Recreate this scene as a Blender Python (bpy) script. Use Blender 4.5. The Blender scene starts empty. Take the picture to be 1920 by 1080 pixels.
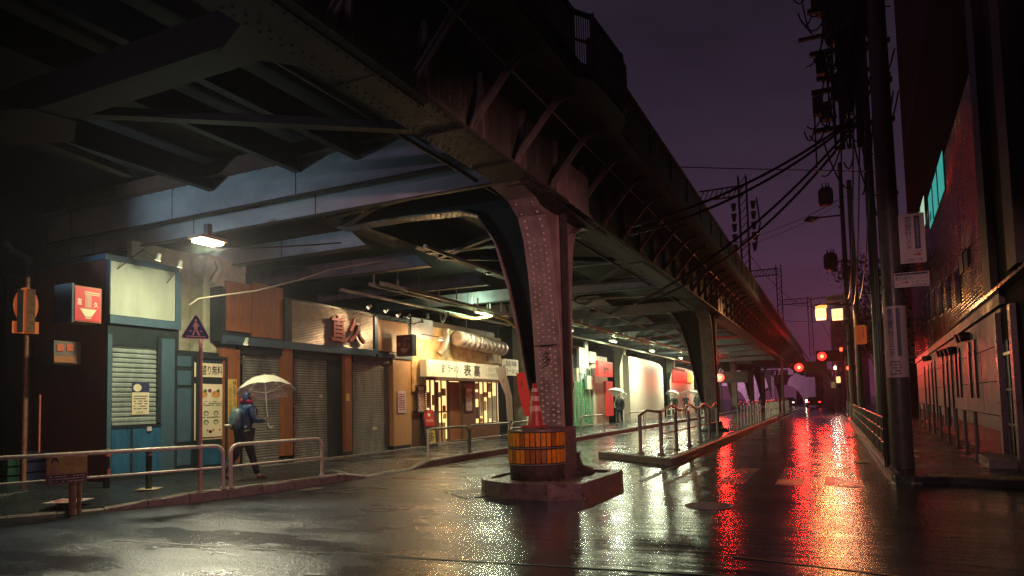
import bpy, math, random
from mathutils import Vector, Matrix
random.seed(7)
SC = bpy.context.scene
COL = SC.collection
PI = math.pi
R = math.radians

# ------------------------------------------------------------------ camera
H = 1.45
F = 1280.0
CX, CY = 960.0, 676.0
_p, _y, _r = R(3.6), R(25.1), R(1.4)
D = Vector((-math.sin(_y)*math.cos(_p), math.cos(_y)*math.cos(_p), math.sin(_p)))
_r0 = Vector((math.cos(_y), math.sin(_y), 0)); _u0 = _r0.cross(D)
RT = _r0*math.cos(_r) - _u0*math.sin(_r)
UP = _r0*math.sin(_r) + _u0*math.cos(_r)
C0 = Vector((0, 0, H))
cd = bpy.data.cameras.new('camera'); cam = bpy.data.objects.new('camera', cd); COL.objects.link(cam)
cd.sensor_width = 36; cd.lens = 36*F/1920; cd.shift_y = 136/1920; cd.clip_end = 2000; cd.clip_start = .05
cam.matrix_world = Matrix(((RT.x, UP.x, -D.x, 0), (RT.y, UP.y, -D.y, 0), (RT.z, UP.z, -D.z, H), (0, 0, 0, 1)))
SC.camera = cam

# ------------------------------------------------------------------ world
w = bpy.data.worlds.new("World"); SC.world = w; w.use_nodes = True
nt = w.node_tree; nt.nodes.clear()
out = nt.nodes.new('ShaderNodeOutputWorld'); bg = nt.nodes.new('ShaderNodeBackground')
tc = nt.nodes.new('ShaderNodeTexCoord'); sep = nt.nodes.new('ShaderNodeSeparateXYZ')
rp = nt.nodes.new('ShaderNodeValToRGB')
nt.links.new(tc.outputs['Generated'], sep.inputs[0]); nt.links.new(sep.outputs['Z'], rp.inputs[0])
els = rp.color_ramp.elements
els[0].position = 0.0; els[0].color = (.105, .029, .066, 1)
els[1].position = 1.0; els[1].color = (.004, .0045, .007, 1)
for pos, c in ((.10, (.074, .026, .055, 1)), (.22, (.041, .0210, .041, 1)), (.38, (.024, .0158, .029, 1)), (.6, (.013, .0105, .0165, 1))):
    e = els.new(pos); e.color = c
cn = nt.nodes.new('ShaderNodeTexNoise'); cn.inputs['Scale'].default_value = 2.2; cn.inputs['Detail'].default_value = 6
cm = nt.nodes.new('ShaderNodeMapping'); cm.inputs['Scale'].default_value = (1, 1, 3.5); nt.links.new(tc.outputs['Generated'], cm.inputs[0]); nt.links.new(cm.outputs[0], cn.inputs['Vector'])
cr_ = nt.nodes.new('ShaderNodeMapRange'); cr_.inputs['From Min'].default_value = .35; cr_.inputs['From Max'].default_value = .7; cr_.inputs['To Min'].default_value = .82; cr_.inputs['To Max'].default_value = 1.3; nt.links.new(cn.outputs['Fac'], cr_.inputs['Value'])
vm = nt.nodes.new('ShaderNodeVectorMath'); vm.operation = 'SCALE'; nt.links.new(rp.outputs[0], vm.inputs[0]); nt.links.new(cr_.outputs[0], vm.inputs['Scale'])
nt.links.new(vm.outputs[0], bg.inputs[0]); bg.inputs[1].default_value = 1.0
nt.links.new(bg.outputs[0], out.inputs[0])
SC.view_settings.view_transform = 'Standard'; SC.view_settings.look = 'None'
SC.view_settings.gamma = 1.0; SC.view_settings.exposure = 0.0
SC.cycles.use_denoising = True; SC.cycles.denoising_prefilter = 'NONE'; SC.cycles.denoising_input_passes = 'RGB_ALBEDO_NORMAL'
SC.cycles.max_bounces = 6; SC.cycles.transparent_max_bounces = 12
SC.cycles.sample_clamp_indirect = 6.0; SC.cycles.sample_clamp_direct = 0
SC.cycles.volume_bounces = 0; SC.cycles.caustics_reflective = False; SC.cycles.caustics_refractive = False

def lamp(kind, name, loc, power, color, size=.3, size_y=None, aim=None, spot=None, blend=.6):
    l = bpy.data.lights.new(name, kind); l.energy = power; l.color = color
    if kind == 'AREA':
        l.size = size
        if size_y: l.shape = 'RECTANGLE'; l.size_y = size_y
    else: l.shadow_soft_size = size
    if kind == 'SPOT': l.spot_size = R(spot or 60); l.spot_blend = blend
    o = bpy.data.objects.new(name, l); COL.objects.link(o); o.location = loc
    if aim is not None:
        o.rotation_euler = (Vector(aim)-Vector(loc)).to_track_quat('-Z', 'Y').to_euler()
    return o

# ------------------------------------------------------------------ view geometry (surveying only: which real point a sight line meets)
def ray(px, py): return D*F + RT*(px-CX) - UP*(py-CY)
def onX(px, py, x):
    q = ray(px, py); return C0 + q*(x/q.x)
def onY(px, py, y):
    q = ray(px, py); return C0 + q*(y/q.y)
def onZ(px, py, z=0.):
    q = ray(px, py); return C0 + q*((z-H)/q.z)

# ------------------------------------------------------------------ materials
MATS = {}
def mat(name, col, rough=.6, metal=0., var=.25, scale=6., bump=.0, bscale=40., emit=None, estr=0., rvar=0., spec=None, stretch=(1, 1, 1), alt=None, coat=0.):
    if name in MATS: return MATS[name]
    m = bpy.data.materials.new(name); m.use_nodes = True; n = m.node_tree; b = n.nodes['Principled BSDF']
    t = n.nodes.new('ShaderNodeTexCoord'); mp = n.nodes.new('ShaderNodeMapping'); mp.inputs['Scale'].default_value = stretch
    n.links.new(t.outputs['Object'], mp.inputs[0])
    no = n.nodes.new('ShaderNodeTexNoise'); no.inputs['Scale'].default_value = scale; no.inputs['Detail'].default_value = 6; no.inputs['Roughness'].default_value = .65
    n.links.new(mp.outputs[0], no.inputs['Vector'])
    cr = n.nodes.new('ShaderNodeValToRGB')
    lo = tuple(c*(1-var) for c in col); hi = alt or tuple(min(1, c*(1+var)) for c in col)
    cr.color_ramp.elements[0].position = .3; cr.color_ramp.elements[1].position = .72
    cr.color_ramp.elements[0].color = (*lo, 1); cr.color_ramp.elements[1].color = (*hi, 1)
    n.links.new(no.outputs['Fac'], cr.inputs[0]); n.links.new(cr.outputs[0], b.inputs['Base Color'])
    b.inputs['Roughness'].default_value = rough; b.inputs['Metallic'].default_value = metal
    if spec is not None: b.inputs['Specular IOR Level'].default_value = spec
    if coat: b.inputs['Coat Weight'].default_value = coat; b.inputs['Coat Roughness'].default_value = .15
    if rvar:
        mr = n.nodes.new('ShaderNodeMapRange'); mr.inputs['From Min'].default_value = .35; mr.inputs['From Max'].default_value = .65
        mr.inputs['To Min'].default_value = max(.03, rough-rvar); mr.inputs['To Max'].default_value = min(1, rough+rvar)
        n.links.new(no.outputs['Fac'], mr.inputs['Value']); n.links.new(mr.outputs[0], b.inputs['Roughness'])
    if bump:
        n2 = n.nodes.new('ShaderNodeTexNoise'); n2.inputs['Scale'].default_value = bscale; n2.inputs['Detail'].default_value = 4
        n.links.new(mp.outputs[0], n2.inputs['Vector'])
        bp = n.nodes.new('ShaderNodeBump'); bp.inputs['Strength'].default_value = bump; bp.inputs['Distance'].default_value = .02
        n.links.new(n2.outputs['Fac'], bp.inputs['Height']); n.links.new(bp.outputs[0], b.inputs['Normal'])
    if emit:
        b.inputs['Emission Color'].default_value = (*emit, 1); b.inputs['Emission Strength'].default_value = estr
    MATS[name] = m; return m

def wet(name, col, r0, r1, bump, grain=160., puddle=(.45, .9), pud_lo=.42, pud_hi=.60, smooth=1., facet=75., tilt=.55):
    """wet ground: glossy film in the hollows, rough sparkling grit between"""
    m = bpy.data.materials.new(name); m.use_nodes = True; n = m.node_tree; b = n.nodes['Principled BSDF']
    L = n.links.new
    t = n.nodes.new('ShaderNodeTexCoord')
    mp = n.nodes.new('ShaderNodeMapping'); mp.inputs['Scale'].default_value = (puddle[0], puddle[1], 1); mp.inputs['Rotation'].default_value = (0, 0, R(-22)); L(t.outputs['Object'], mp.inputs[0])
    big = n.nodes.new('ShaderNodeTexNoise'); big.inputs['Scale'].default_value = 1.; big.inputs['Detail'].default_value = 7; big.inputs['Roughness'].default_value = .6; L(mp.outputs[0], big.inputs['Vector'])
    fine = n.nodes.new('ShaderNodeTexNoise'); fine.inputs['Scale'].default_value = grain; fine.inputs['Detail'].default_value = 2; L(t.outputs['Object'], fine.inputs['Vector'])
    vor = n.nodes.new('ShaderNodeTexVoronoi'); vor.inputs['Scale'].default_value = grain*.55; L(t.outputs['Object'], vor.inputs['Vector'])
    mr = n.nodes.new('ShaderNodeMapRange'); mr.inputs['From Min'].default_value = pud_lo; mr.inputs['From Max'].default_value = pud_hi
    mr.inputs['To Min'].default_value = r0; mr.inputs['To Max'].default_value = r1; L(big.outputs['Fac'], mr.inputs['Value']); 
    # the right-hand carriageway has newer, smoother asphalt
    sx = n.nodes.new('ShaderNodeSeparateXYZ'); L(t.outputs['Object'], sx.inputs[0])
    gx = n.nodes.new('ShaderNodeMapRange'); gx.inputs['From Min'].default_value = -6.2; gx.inputs['From Max'].default_value = -4.0; gx.inputs['To Min'].default_value = 1.; gx.inputs['To Max'].default_value = smooth; qm = n.nodes.new('ShaderNodeMath'); qm.operation = 'MULTIPLY_ADD'; qm.inputs[1].default_value = .3; L(sx.outputs['Y'], qm.inputs[0]); L(sx.outputs['X'], qm.inputs[2]); qs = n.nodes.new('ShaderNodeMath'); qs.operation = 'SUBTRACT'; qs.inputs[1].default_value = 3.2; L(qm.outputs[0], qs.inputs[0]); L(qs.outputs[0], gx.inputs['Value'])
    rm = n.nodes.new('ShaderNodeMath'); rm.operation = 'MULTIPLY'; L(mr.outputs[0], rm.inputs[0]); gr = n.nodes.new('ShaderNodeMapRange'); gr.inputs['To Min'].default_value = .45 if smooth < 1 else 1.; L(gx.outputs[0], gr.inputs['Value']); L(gr.outputs[0], rm.inputs[1]); L(rm.outputs[0], b.inputs['Roughness'])
    ms = n.nodes.new('ShaderNodeMapRange'); ms.inputs['From Min'].default_value = pud_lo; ms.inputs['From Max'].default_value = pud_hi
    ms.inputs['To Min'].default_value = bump*.45; ms.inputs['To Max'].default_value = bump; L(big.outputs['Fac'], ms.inputs['Value'])
    add = n.nodes.new('ShaderNodeMath'); add.operation = 'ADD'; L(fine.outputs['Fac'], add.inputs[0]); L(vor.outputs['Distance'], add.inputs[1])
    bp = n.nodes.new('ShaderNodeBump'); bp.inputs['Distance'].default_value = .006; L(add.outputs[0], bp.inputs['Height']); bm = n.nodes.new('ShaderNodeMath'); bm.operation = 'MULTIPLY'; L(ms.outputs[0], bm.inputs[0]); L(gx.outputs[0], bm.inputs[1]); L(bm.outputs[0], bp.inputs['Strength'])
    # slow undulation of the surface stretches reflections
    und = n.nodes.new('ShaderNodeTexNoise'); und.inputs['Scale'].default_value = 1.; und.inputs['Detail'].default_value = 5
    mp2 = n.nodes.new('ShaderNodeMapping'); mp2.inputs['Scale'].default_value = (1.3, 6., 1); mp2.inputs['Rotation'].default_value = (0, 0, R(-18)); L(t.outputs['Object'], mp2.inputs[0]); L(mp2.outputs[0], und.inputs['Vector'])
    bp2 = n.nodes.new('ShaderNodeBump'); bp2.inputs['Distance'].default_value = .02; bp2.inputs['Strength'].default_value = .4; L(und.outputs['Fac'], bp2.inputs['Height']); L(bp2.outputs[0], bp.inputs['Normal'])
    # every bit of grit has a facet of its own, tilted at random: the wet sparkle
    fv = n.nodes.new('ShaderNodeTexVoronoi'); fv.inputs['Scale'].default_value = facet; L(t.outputs['Object'], fv.inputs['Vector'])
    sb_ = n.nodes.new('ShaderNodeVectorMath'); sb_.operation = 'SUBTRACT'; sb_.inputs[1].default_value = (.5, .5, .5); L(fv.outputs['Color'], sb_.inputs[0])
    sc_ = n.nodes.new('ShaderNodeVectorMath'); sc_.operation = 'SCALE'; L(sb_.outputs[0], sc_.inputs[0])
    am = n.nodes.new('ShaderNodeMath'); am.operation = 'MULTIPLY'; am.inputs[1].default_value = tilt; L(bm.outputs[0], am.inputs[0]); L(am.outputs[0], sc_.inputs['Scale'])
    ad_ = n.nodes.new('ShaderNodeVectorMath'); ad_.operation = 'ADD'; L(bp.outputs[0], ad_.inputs[0]); L(sc_.outputs[0], ad_.inputs[1])
    nz_ = n.nodes.new('ShaderNodeVectorMath'); nz_.operation = 'NORMALIZE'; L(ad_.outputs[0], nz_.inputs[0])
    L(nz_.outputs[0], b.inputs['Normal'])
    cr = n.nodes.new('ShaderNodeValToRGB'); cr.color_ramp.elements[0].position = .35; cr.color_ramp.elements[1].position = .7
    cr.color_ramp.elements[0].color = (*[c*.6 for c in col], 1); cr.color_ramp.elements[1].color = (*[c*1.5 for c in col], 1)
    L(fine.outputs['Fac'], cr.inputs[0]); L(cr.outputs[0], b.inputs['Base Color'])
    b.inputs['IOR'].default_value = 1.45
    return m

M_COL = mat('column_paint', (.25, .19, .185), .45, var=.45, scale=3.5, stretch=(1, 1, .5), bump=.2, bscale=30, rvar=.15)
M_SHADE = mat('shade_black_steel', (.018, .016, .017), .7, var=.4)  # near-black copy of the steel: shade put into its colour
M_ASPH = wet('wet_asphalt', (.009, .014, .024), .24, .36, .7, grain=110, puddle=(.35, .9), pud_lo=.40, pud_hi=.58, smooth=.22, facet=66., tilt=.34)
M_PAVE = wet('wet_pavement_asphalt', (.022, .027, .036), .2, .34, 1., grain=110, puddle=(.8, 1.2), facet=60., tilt=.35)
M_STRIP = wet('wet_strip_concrete', (.10, .10, .09), .06, .28, .3, grain=90, puddle=(1.5, 2.2))
M_PAINT = wet('worn_road_paint', (.22, .22, .20), .12, .34, .4)
M_KERB = mat('kerb_concrete', (.20, .18, .17), .45, var=.35, scale=9, bump=.35, bscale=60, rvar=.2)
M_CONC = mat('painted_concrete', (.11, .08, .085), .38, var=.4, scale=7, bump=.3, bscale=35, rvar=.18)
M_STEEL = mat('painted_steel', (.13, .125, .125), .5, var=.35, scale=3.2, bump=.12, bscale=25, rvar=.15, alt=(.17, .135, .12))
M_STEELB = mat('bluish_painted_steel', (.27, .29, .34), .5, var=.25, scale=2.0, bump=.06, bscale=14, rvar=.12)
M_STEELD = mat('sooty_shaded_steel', (.036, .033, .034), .6, var=.5, scale=3., bump=.15, bscale=20)  # darkened further so the viaduct underside sits in shade
M_BEIGE = mat('beige_painted_steel', (.50, .52, .40), .45, var=.22, scale=4., bump=.08)
M_RAILP = mat('white_painted_pipe', (.52, .49, .44), .28, var=.2, scale=18, rvar=.1)
M_RUSTP = mat('rusty_post', (.24, .12, .07), .4, var=.5, scale=14, bump=.2)
M_BLUE = mat('blue_painted_wall', (.018, .10, .20), .42, var=.4, scale=3, stretch=(3, 3, .7), bump=.08)
M_BLUEG = mat('blue_grey_frame', (.05, .10, .15), .4, var=.15, scale=5)
M_DARKF = mat('dark_frame', (.018, .03, .037), .35, var=.3, scale=8)
M_PANELW = mat('blank_white_panel', (.36, .42, .37), .4, var=.22, scale=1.4, stretch=(2, 2, .5), bump=.05)
M_MAROON = mat('maroon_wall', (.13, .025, .02), .6, var=.3, scale=4)
M_SHUT = mat('steel_shutter', (.27, .28, .26), .38, metal=.15, var=.42, scale=2.4, stretch=(2, 2, .6), rvar=.1)
M_SHUTB = mat('blue_grey_shutter', (.22, .28, .28), .4, var=.3, scale=2.4, stretch=(2, 2, .6))
M_WOOD = mat('orange_wood', (.25, .088, .036), .45, var=.35, scale=5, stretch=(6, 6, .6), bump=.1)
M_WOODP = mat('pale_wood', (.50, .27, .12), .5, var=.25, scale=5, stretch=(6, 6, .6))
M_RWOOD = mat('dark_shop_wood', (.11, .05, .025), .5, var=.4, scale=8, stretch=(6, 6, .6))
M_PLAS = mat('stained_plaster', (.52, .33, .16), .7, var=.5, scale=3, bump=.1)
M_SIGNW = mat('lit_sign_face', (.75, .68, .5), .5, var=.05, emit=(1., .74, .38), estr=.16)
M_RED = mat('red_sign', (.50, .03, .035), .4, var=.12, scale=6)
M_REDL = mat('glowing_red', (.55, .03, .03), .4, var=.05, emit=(1., .05, .03), estr=.16)  # red glow put in as faint emission, on the flag cloth too
M_CREAM = mat('cream_print', (.72, .66, .48), .5, var=.04)
M_INK = mat('black_ink', (.02, .018, .02), .5, var=.1)
M_INKR = mat('red_ink', (.42, .04, .03), .5, var=.1)
M_POSTER = mat('poster_paper', (.62, .58, .42), .55, var=.05, scale=3)
M_POSTP = mat('pink_poster', (.5, .10, .16), .5, var=.6, scale=9, alt=(.6, .42, .3))
M_YEL = mat('yellow_board', (.62, .42, .12), .5, var=.1)
M_REFL = mat('amber_reflector', (.62, .23, .02), .25, var=.25, scale=14, coat=.6)
M_REFD = mat('dirty_amber_reflector', (.28, .10, .02), .4, var=.4, scale=14)
M_BLACK = mat('black_rubber', (.018, .018, .02), .45, var=.3)
M_CABLE = mat('black_cable', (.012, .012, .014), .35, var=.2)
M_CABLW = mat('white_cable', (.5, .47, .38), .5, var=.1)
M_CONE = mat('red_cone', (.36, .035, .03), .45, var=.12)
M_CONEW = mat('pink_reflective_band', (.6, .33, .30), .4, var=.1)
M_WHITE = mat('white_hoarding', (.62, .58, .48), .45, var=.05, scale=1)
M_GREEN = mat('green_shutter', (.04, .22, .10), .45, var=.2)
M_SKIN = mat('skin', (.45, .26, .19), .5, var=.05)
M_JACK = mat('navy_blue_jacket', (.010, .040, .13), .5, var=.4, scale=9)
M_COATD = mat('dark_coat', (.02, .025, .035), .6, var=.3)
M_TROU = mat('dark_trousers', (.015, .02, .03), .7, var=.3)
M_PACK = mat('blue_grey_backpack', (.03, .07, .12), .5, var=.6, scale=14, alt=(.12, .2, .28))
M_HOOD = mat('magenta_hood', (.35, .02, .09), .6, var=.2)
M_SHOE = mat('pink_shoe', (.11, .03, .045), .5, var=.3)
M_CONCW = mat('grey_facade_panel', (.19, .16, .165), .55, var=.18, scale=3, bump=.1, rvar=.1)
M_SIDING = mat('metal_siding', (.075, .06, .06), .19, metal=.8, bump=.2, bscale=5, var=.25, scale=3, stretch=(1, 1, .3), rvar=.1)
M_POLE = mat('concrete_pole', (.085, .08, .08), .4, var=.2, scale=8, rvar=.12)
M_DIM = mat('dull_sign_face', (.58, .47, .48), .45, var=.06)
M_NAVY = mat('navy_print', (.02, .03, .09), .5, var=.1)
M_ORSIGN = mat('orange_sign_glow', (.6, .22, .07), .5, var=.05, emit=(1., .16, .04), estr=.22)  # orange light put into the sign plates as emission
M_PURP = mat('pale_bridge_concrete', (.62, .50, .58), .7, var=.2, scale=1)
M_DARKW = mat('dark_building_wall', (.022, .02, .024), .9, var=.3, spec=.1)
M_ORW = mat('ochre_wall', (.30, .12, .05), .6, var=.3, scale=2)
M_LEAF = mat('dark_foliage', (.05, .045, .02), .6, var=.5, scale=4)
M_BARK = mat('bark', (.06, .04, .03), .8, var=.3)
M_YCABLE = mat('yellow_hose', (.45, .33, .06), .5, var=.2)
M_DUCT = mat('galvanised_duct', (.40, .34, .27), .35, metal=.5, var=.2)
M_ALU = mat('pinkish_duct', (.50, .36, .30), .4, metal=.2, var=.15)  # pinkish metal with slight random variation
M_TACT = mat('yellow_tactile', (.20, .16, .05), .5, var=.3)
def glow(name, c, s): return mat(name, (.8, .8, .8), .5, var=0, emit=c, estr=s)
M_LYEL = glow('lamp_yellow', (1., .90, .50), 30)
M_LTUBE = glow('lamp_tube', (.95, 1., .68), 3.2)
M_LRED = glow('signal_red', (1., .008, .008), 4.5)
M_LREDC = glow('signal_red_small', (1., .06, .015), 6)
M_LBOX = glow('lantern_box', (1., .80, .36), 1.25)
M_LSOD = glow('sodium_lamp', (1., .25, .05), 3)
M_TEALW = glow('teal_lit_window', (.02, .42, .36), .75)
M_GREENW = glow('pale_green_lit_window', (.45, .75, .5), .8)
M_INTER = mat('lit_interior', (.6, .5, .3), .6, var=.5, scale=2.2, emit=(1., .66, .25), estr=1.5)
def glass(name, col=(.05, .08, .09), alpha=.75):
    m = mat(name, col, .08, var=0); m.node_tree.nodes['Principled BSDF'].inputs['Alpha'].default_value = alpha; return m
M_GLASS = glass('dark_glass', (.01, .02, .025), .9)
M_VINYL = mat('clear_umbrella_vinyl', (.88, .88, .84), .22, var=.05)
M_VINYL.node_tree.nodes['Principled BSDF'].inputs['Alpha'].default_value = .5

# ------------------------------------------------------------------ mesh building
class MB:
    def __init__(s): s.v = []; s.f = []; s.sm = []
    def add(s, vs, fs, smooth=False):
        o = len(s.v); s.v += [tuple(v) for v in vs]; s.f += [tuple(o+i for i in f) for f in fs]; s.sm += [smooth]*len(fs); return s
    def box(s, x0, x1, y0, y1, z0, z1):
        return s.add([(x0,y0,z0),(x1,y0,z0),(x1,y1,z0),(x0,y1,z0),(x0,y0,z1),(x1,y0,z1),(x1,y1,z1),(x0,y1,z1)],
                     [(0,3,2,1),(4,5,6,7),(0,1,5,4),(1,2,6,5),(2,3,7,6),(3,0,4,7)])
    def bar(s, a, b, w, h, up=(0, 0, 1)):
        a = Vector(a); b = Vector(b); d = (b-a).normalized(); u = Vector(up)
        if abs(d.dot(u)) > .98: u = Vector((1, 0, 0))
        r = d.cross(u).normalized(); u = r.cross(d).normalized()
        vs = []
        for p in (a, b):
            for i, j in ((-1,-1),(1,-1),(1,1),(-1,1)): vs.append(p + r*(w/2*i) + u*(h/2*j))
        return s.add(vs, [(0,1,2,3),(7,6,5,4),(0,4,5,1),(1,5,6,2),(2,6,7,3),(3,7,4,0)])
    def prism(s, pts, e):
        """polygon (3D points, planar) extruded by vector e"""
        n = len(pts); e = Vector(e); P = [Vector(p) for p in pts]
        s.add(P + [p+e for p in P], [tuple(range(n))[::-1], tuple(range(n, 2*n))] + [(i, (i+1) % n, (i+1) % n+n, i+n) for i in range(n)])
        return s
    def tube(s, pts, r, n=8, caps=True):
        P = [Vector(p) for p in pts]; rings = []; rr = r if isinstance(r, (list, tuple)) else [r]*len(P)
        prev = None
        for i, p in enumerate(P):
            d = (P[min(i+1, len(P)-1)] - P[max(i-1, 0)]).normalized()
            u = prev if prev is not None else (Vector((0, 0, 1)) if abs(d.z) < .95 else Vector((1, 0, 0)))
            a = d.cross(u)
            if a.length < 1e-4: a = d.cross(Vector((0, 1, .3)))
            a.normalize(); b2 = a.cross(d).normalized(); prev = b2
            rings.append([p + (a*math.cos(2*PI*k/n) + b2*math.sin(2*PI*k/n))*rr[i] for k in range(n)])
        vs = [v for q in rings for v in q]; fs = []
        for i in range(len(P)-1):
            for k in range(n): fs.append((i*n+k, i*n+(k+1) % n, (i+1)*n+(k+1) % n, (i+1)*n+k))
        s.add(vs, fs, True)
        if caps:
            m = len(P)
            s.add(rings[0], [tuple(range(n))]); s.add(rings[-1], [tuple(range(n))[::-1]])
        return s
    def lathe(s, prof, c, n=20, a0=0., a1=2*PI):
        c = Vector(c); vs = []; full = abs(a1-a0-2*PI) < 1e-6; m = n if full else n+1
        for r, z in prof:
            for k in range(m):
                a = a0+(a1-a0)*k/n; vs.append(c+Vector((r*math.cos(a), r*math.sin(a), z)))
        fs = []
        for i in range(len(prof)-1):
            for k in range(n):
                k2 = (k+1) % m; fs.append((i*m+k, i*m+k2, (i+1)*m+k2, (i+1)*m+k))
        return s.add(vs, fs, True)
    def dome(s, c, nrm, r, n=6):
        """small rivet head"""
        c = Vector(c); nrm = Vector(nrm).normalized(); a = nrm.orthogonal().normalized(); b = nrm.cross(a)
        vs = [c+(a*math.cos(2*PI*k/n)+b*math.sin(2*PI*k/n))*r for k in range(n)] + [c+nrm*r*.55+(a*math.cos(2*PI*k/n)+b*math.sin(2*PI*k/n))*r*.6 for k in range(n)] + [c+nrm*r*.8]
        fs = [(k, (k+1) % n, n+(k+1) % n, n+k) for k in range(n)] + [(n+k, n+(k+1) % n, 2*n) for k in range(n)]
        return s.add(vs, fs, True)
    def build(s, name, m, parent=None, label=None, cat=None, group=None, kind=None):
        me = bpy.data.meshes.new(name); me.from_pydata(s.v, [], s.f); me.update()
        for p, sm in zip(me.polygons, s.sm): p.use_smooth = sm
        me.materials.append(m); return link(name, me, parent, label, cat, group, kind)

def link(name, me, parent=None, label=None, cat=None, group=None, kind=None):
    o = bpy.data.objects.new(name, me); COL.objects.link(o)
    if parent: o.parent = parent; o.matrix_parent_inverse = Matrix.Translation(-parent.location) if parent.type == 'EMPTY' and parent.parent is None else Matrix()
    if parent and parent.parent: o.matrix_parent_inverse = Matrix()
    if label: o['label'] = label
    if cat: o['category'] = cat
    if group: o['group'] = group
    if kind: o['kind'] = kind
    return o
def thing(name, label, cat, loc=(0, 0, 0), group=None):
    o = bpy.data.objects.new(name, None); COL.objects.link(o); o.location = loc; o['label'] = label; o['category'] = cat
    if group: o['group'] = group
    return o
def box(name, m, b, parent=None, **k): return MB().box(*b).build(name, m, parent, **k)
def struct(name, mb, m): return mb.build(name, m, kind='structure')
def copy_tree(o, dx, label, group=None):
    """copy a thing (its Empty, parts, sub-parts), moved by dx"""
    c = o.copy(); COL.objects.link(c); c.location = o.location + Vector(dx); c['label'] = label
    if group: c['group'] = group
    for ch in [q for q in bpy.data.objects if q.parent == o]:
        k = ch.copy(); COL.objects.link(k); k.parent = c
        for g in [q for q in bpy.data.objects if q.parent == ch]:
            l = g.copy(); COL.objects.link(l); l.parent = k
    return c

# frames: a flat surface that can carry print.  o = lower-left corner, r = reading direction, u = up, n = outward
class Fr:
    def __init__(s, o, r, u=(0, 0, 1)):
        s.o = Vector(o); s.r = Vector(r).normalized(); s.u = Vector(u).normalized(); s.n = s.r.cross(s.u)
    def p(s, a, b, c=0.): return s.o + s.r*a + s.u*b + s.n*c
    def slab(s, a0, a1, b0, b1, c0, c1, mb=None):
        mb = mb or MB(); mb.prism([s.p(a0, b0, c0), s.p(a1, b0, c0), s.p(a1, b1, c0), s.p(a0, b1, c0)], s.n*(c1-c0)); return mb
    def poly(s, pts, c0, c1, mb=None):
        mb = mb or MB(); mb.prism([s.p(a, b, c0) for a, b in pts], s.n*(c1-c0)); return mb
def FX(x, y0, y1, z0, z1):
    """frame on a face looking towards +X (the street), reading direction +Y"""
    f = Fr((x, y0, z0), (0, 1, 0)); f.w = y1-y0; f.h = z1-z0; return f
def FYm(y, x0, x1, z0, z1):
    f = Fr((x0, y, z0), (1, 0, 0)); f.w = x1-x0; f.h = z1-z0; return f
def writing(body, fr, a0, a1, b0, b1, m, parent, c=.004, depth=.002, name='lettering', bold=.0):
    cu = bpy.data.curves.new('txt', 'FONT'); cu.body = body; cu.size = 1; cu.extrude = .0; cu.offset = bold; cu.resolution_u = 2; cu.space_line = .88; cu.align_x = 'CENTER'
    t = bpy.data.objects.new('txt', cu); COL.objects.link(t)
    dg = bpy.context.evaluated_depsgraph_get(); me = bpy.data.meshes.new_from_object(t.evaluated_get(dg)); bpy.data.objects.remove(t)
    if not me.vertices: return None
    xs = [v.co.x for v in me.vertices]; ys = [v.co.y for v in me.vertices]
    x0, x1, y0, y1 = min(xs), max(xs), min(ys), max(ys)
    for v in me.vertices:
        a = a0+(v.co.x-x0)/(x1-x0)*(a1-a0); b = b0+(v.co.y-y0)/(y1-y0)*(b1-b0); q = fr.p(a, b, c); v.co = q
    me.materials.clear(); me.materials.append(m)
    return link(name, me, parent)
def textlines(fr, a0, a1, b0, b1, rows, m, parent, c=.004, seed=0):
    """rows of small print too small to read: short dashes"""
    rnd = random.Random(seed); mb = MB(); hh = (b1-b0)/rows
    for i in range(rows):
        a = a0
        while a < a1:
            l = rnd.uniform(.02, .09)*(a1-a0)
            if rnd.random() < .8: fr.slab(a, min(a1, a+l), b0+hh*(i+.25), b0+hh*(i+.7), c, c+.002, mb)
            a += l+.02*(a1-a0)
    return mb.build('small_print', m, parent, kind='stuff')
def disc(fr, a, b, ra, rb, c0, c1, n=14, mb=None): return fr.poly([(a+ra*math.cos(2*PI*k/n), b+rb*math.sin(2*PI*k/n)) for k in range(n)], c0, c1, mb)
def sag(a, b, s, n=14):
    a = Vector(a); b = Vector(b); return [a.lerp(b, t/n) - Vector((0, 0, s*4*(t/n)*(1-t/n))) for t in range(n+1)]
# ================================================================== THE SETTING
struct('ground', MB().box(-400, 400, -60, 900, -.5, 0), M_ASPH)

# left pavement: kerb line bends away near the corner
KL = [(-11.6, 4.6, .04), (-10.6, 5.75, .04), (-9.9, 6.7, .05), (-9.3, 7.7, .15), (-8.9, 9.6, .15), (-8.82, 10.9, .15), (-8.76, 11.6, .04), (-8.72, 13.2, .04), (-8.72, 13.9, .15), (-8.72, 40, .15), (-8.8, 95, .15)]
def facade_z(y): return .22 if y < 10.8 else .22-(y-10.8)*.08 if y < 12 else .12
mb = MB()
vs = []
for x, y, kz in KL:
    vs += [(x-.14, y, kz), (x-1.3, y+.25, .15), (-12.0, y+.3, facade_z(y)), (-40, y+.3, .22)]
mb.add(vs, [(4*i+j, 4*i+4+j, 4*i+5+j, 4*i+1+j) for i in range(len(KL)-1) for j in range(3)])
mb.add([(-40, -20, .02), (-14, -20, .02), (-11.74, 4.6, .04), (-12, 4.9, .2), (-40, 4.9, .22)], [(0, 1, 2, 3, 4)])
struct('left_pavement', mb, M_PAVE)
KL = [q[:2] for q in KL]
kb = thing('left_kerb', 'grey kerb along the left pavement, dipping flush at the shop driveways', 'kerb'); kb['kind'] = 'structure'; del kb['category']; del kb['label']
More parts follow.
